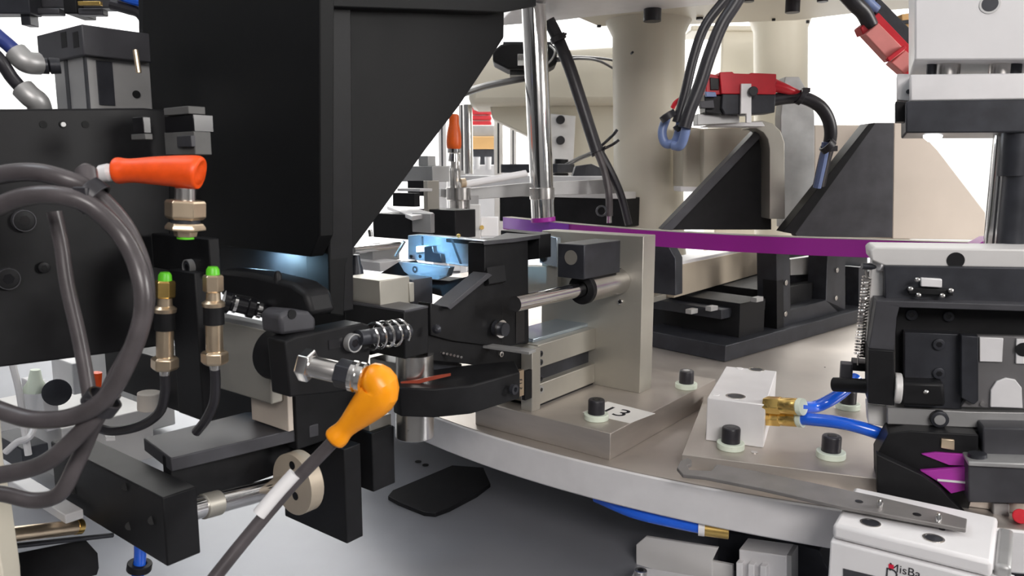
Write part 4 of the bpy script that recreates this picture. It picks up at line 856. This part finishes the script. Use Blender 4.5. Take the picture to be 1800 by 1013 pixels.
obj('upper_pin', MB().cyl(P(1515, 468, sy), P(1552, 470, sy), R(6, sy), 16), DARK, t, .3); obj('pin_collar', MB().cyl(P(1545, 467, sy - 5), P(1553, 468, sy - 5), R(9, sy), 16), WHITE, t, .3)
obj('spring_guard', MB().cyl(P(1532, 486, sy + 8), P(1517, 628, sy + 8), R(5, sy), 12), BLACK, t)
obj('pivot_block', MB().cb(Q, 1477, 640, 688, 500, ub=1500, da=10), CHAR, t, .5)
obj('pivot_arm', MB().cb(Q, 1499, 638, 652, 494, ub=1530, da=16), BLACK, t, .4)
obj('pivot_shaft', MB().cyl(P(1465, 676, 500), P(1545, 680, 478), R(13, 490), 20), BLACK, t, .5)
obj('shaft_nut', MB().cyl(P(1464, 674, 502), P(1476, 674, 500), R(11, 500), 6), DARK, t, .3)
t = thing('jaw_block', 'black wedge jaw with purple insert below the clamp fixture', 'jaw')
jy = Q.loc(P(1600, 820, 452))[0]
obj('jaw_side', MB().pp(Q, [(1541, 800), (1562, 762), (1600, 758), (1720, 765), (1720, 840), (1700, 905), (1640, 890), (1542, 868)], 22, a=jy + 6), BLACK, t, .6)
obj('jaw_front', MB().pp(Q, [(1541, 799), (1622, 836), (1652, 858), (1672, 880), (1700, 906), (1640, 893), (1542, 869)], 8, a=jy - 4), BLACK, t, .6)
obj('purple_insert', MB().pp(Q, [(1620, 799), (1646, 796), (1702, 800), (1702, 820), (1668, 818)], 3, a=jy + 4), MAGENTA, t, .2)
obj('purple_insert', MB().pp(Q, [(1618, 828), (1700, 822), (1702, 850), (1698, 862), (1672, 868), (1650, 848)], 3, a=jy + 2), MAGENTA, t, .2)
obj('insert_edge', MB().pp(Q, [(1648, 843), (1702, 848), (1702, 851), (1648, 846)], 1, a=jy + .6), WHITE, t)
obj('brass_chip', MB().pp(Q, [(1655, 772), (1678, 774), (1678, 792), (1654, 788)], 3, a=jy + 4), BRASSN, t, .3)
t = thing('slide_block', 'charcoal slide block at the right edge beside the purple insert', 'slide block')
sa = jy - 8
obj('block', MB().pp(Q, [(1702, 818), (1950, 830), (1950, 892), (1702, 884)], 40, a=sa), CHAR, t, 1)
obj('block_ledge', MB().pp(Q, [(1702, 812), (1950, 820), (1950, 832), (1702, 820)], 40, a=sa - 3), ALUD, t, .8)
obj('upper_block', MB().pp(Q, [(1728, 752), (1950, 756), (1950, 824), (1728, 816)], 30, a=sa + 12), CHAR, t, 1)
obj('dark_gap', MB().pp(Q, [(1702, 756), (1730, 758), (1730, 816), (1702, 812)], 14, a=sa + 24), BLACK, t, .5)
obj('stud', MB().lathe(Q.pt(1718, 797, a=sa + 6), Q.pt(1718, 814, a=sa + 6), [(0, R(15, 450)), (1, R(16, 450))], 20), DARK, t)
obj('leg', MB().pp(Q, [(1745, 884), (1775, 886), (1775, 915), (1745, 912)], 14, a=sa + 10), ALUD, t, .8)
obj('red_button', MB().cyl(Q.pt(1794, 908, a=sa - 4), Q.pt(1794, 908, a=sa + 6), R(13, 440), 22), RED, t, .6)

# ------------------------------------------------------------------ front right sensor block and parts under the rim
t = thing('white_slide_table', 'white mini slide block with two counterbored holes in the front right corner', 'slide table')
c = G.loc(P(1748, 1000, 345)); ga, gb = c[0], c[1]
wa = G.loc(P(1462, 945, 420))[0]
TL, TR = PZ(1464, 921, 95), None
wa, wb0, wz = G.loc(TL); wb1 = G.loc(G.pt(1746, 988, a=wa))[1]
zt_ = wz
dep = 62
obj('top_slab', MB().box(G, wa, wa + dep, wb0, wb1, zt_ - 9, zt_), WHITE, t, 2.2)
bd = obj('body', MB().box(G, wa - 1.5, wa + 13, wb0 - .5, wb1 + 10, zt_ - 60, zt_ - 9.6), WHITE, t, 1.2)
for u, v in ((1530, 920), (1641, 947)):
    p = G.pt(u, v, z=zt_); obj('counterbore', MB().ring(p - V((0, 0, .2)), p + V((0, 0, .3)), R(17, 430), R(14, 430)), STEELB, t); obj('bore', MB().cyl(p - V((0, 0, 3)), p + V((0, 0, .15)), R(14, 430), 26), DARK, t)
for u, v in ((1545, 905), (1656, 931)): p = G.pt(u, v, z=zt_); obj('small_hole', MB().cyl(p, p + V((0, 0, .15)), R(5, 440), 14), CHAR, t)
lp_ = G.pt(1578, 1002, a=wa - 2)
sq = obj('red_emblem', MB().pp(G, [(1562, 992), (1571, 994), (1571, 1001), (1562, 999)], .3, a=wa - 1.9), REDINK, bd)
text('name_print', 'MisBa', 6.5, G.pt(1590, 1004, a=wa - 1.7), G.B, V((0, 0, 1)), INK, bd)
text('size_print', 'D', 9, G.pt(1567, 1011, a=wa - 1.7), G.B, V((0, 0, 1)), CHAR, bd)
obj('grey_window', MB().pp(G, [(1482, 1000), (1540, 1014), (1540, 1040), (1482, 1030)], .4, a=wa - 2), CHAR, bd)
obj('side_cap', MB().box(G, wa + 6, wa + dep - 6, wb1 + .5, wb1 + 8, zt_ - 14, zt_ - 3), ALUD, t, 2)
t = thing('sheet_bracket', 'bent white sheet metal bracket under the table rim', 'bracket')
obj('sheet', MB().pp(G, [(1118, 958), (1135, 944), (1262, 964), (1252, 985), (1252, 1040), (1118, 1030)], 3, a=G.loc(P(1180, 980, 520))[0]), OFFW, t, .5)
obj('sheet_fold', MB().pp(G, [(1112, 1010), (1120, 996), (1255, 1018), (1240, 1040), (1100, 1030)], 3, z=P(1180, 1008, 505).z), ALU, t, .4)
p = P(1126, 1012, 488); bolt(t, p, R(12, 488), 4, m=STEELB, name='screw')
obj('sheet_tab', MB().pp(G, [(1252, 987), (1288, 994), (1288, 1040), (1252, 1040)], 3, a=G.loc(P(1270, 1000, 500))[0]), OFFW, t, .4)
t = thing('limit_switch', 'grey ribbed switch body under the table rim beside the sheet bracket', 'switch')
la = G.loc(P(1340, 990, 480))[0]
obj('switch_body', MB().pp(G, [(1299, 966), (1382, 978), (1382, 1045), (1299, 1040)], 20, a=la), ALU, t, .6)
for i in range(3): obj('rib', MB().pp(G, [(1294 + i * 21, 989 + i * 3), (1305 + i * 21, 991 + i * 3), (1305 + i * 21, 1040), (1294 + i * 21, 1040)], 6, a=la - 5), WHITE, t, .4)
obj('switch_side', MB().pp(G, [(1382, 976), (1391, 978), (1391, 1045), (1382, 1045)], 18, a=la + 2), ALUD, t, .4)
obj('dark_bracket', MB().pp(G, [(1262, 934), (1370, 950), (1440, 968), (1460, 1010), (1460, 1030), (1262, 1030)], 20, a=la + 36), DARK, t, .6)
t = thing('rim_hose', 'blue air hose tucked under the table rim with a small brass end', 'hose')
hz = 52
obj('hose', MB().tube([PZ(1050, 880, hz) + V((0, 6, 0)), PZ(1110, 900, hz), PZ(1170, 915, hz), PZ(1232, 928, hz)], 4.2, 12), BLUE, t)
p = PZ(1236, 929, hz); obj('brass_end', MB().cyl(p, p + V((16, -5, 0)), 5, 16), GOLD, t, .4); obj('white_ring', MB().cyl(p - V((3, -1, 0)), p + V((1, 0, 0)), 5.4, 16), WHITE, t)

# ------------------------------------------------------------------ origins at each thing's base
deps = bpy.context.evaluated_depsgraph_get()
def tree(o):
    yield o
    for c in o.children: yield from tree(c)
bpy.context.view_layer.update()
for o in [o for o in scene.objects if o.parent is None and o.type in ('MESH', 'EMPTY')]:
    ms = [x for x in tree(o) if x.type == 'MESH']
    vs_ = [v.co for x in ms for v in x.data.vertices]
    lo = V((min(v.x for v in vs_), min(v.y for v in vs_), min(v.z for v in vs_))); hi = V((max(v.x for v in vs_), max(v.y for v in vs_), max(v.z for v in vs_)))
    c = V(((lo.x + hi.x) / 2, (lo.y + hi.y) / 2, lo.z))
    for x in ms: x.data.transform(Matrix.Translation(-c))
    o.location = c
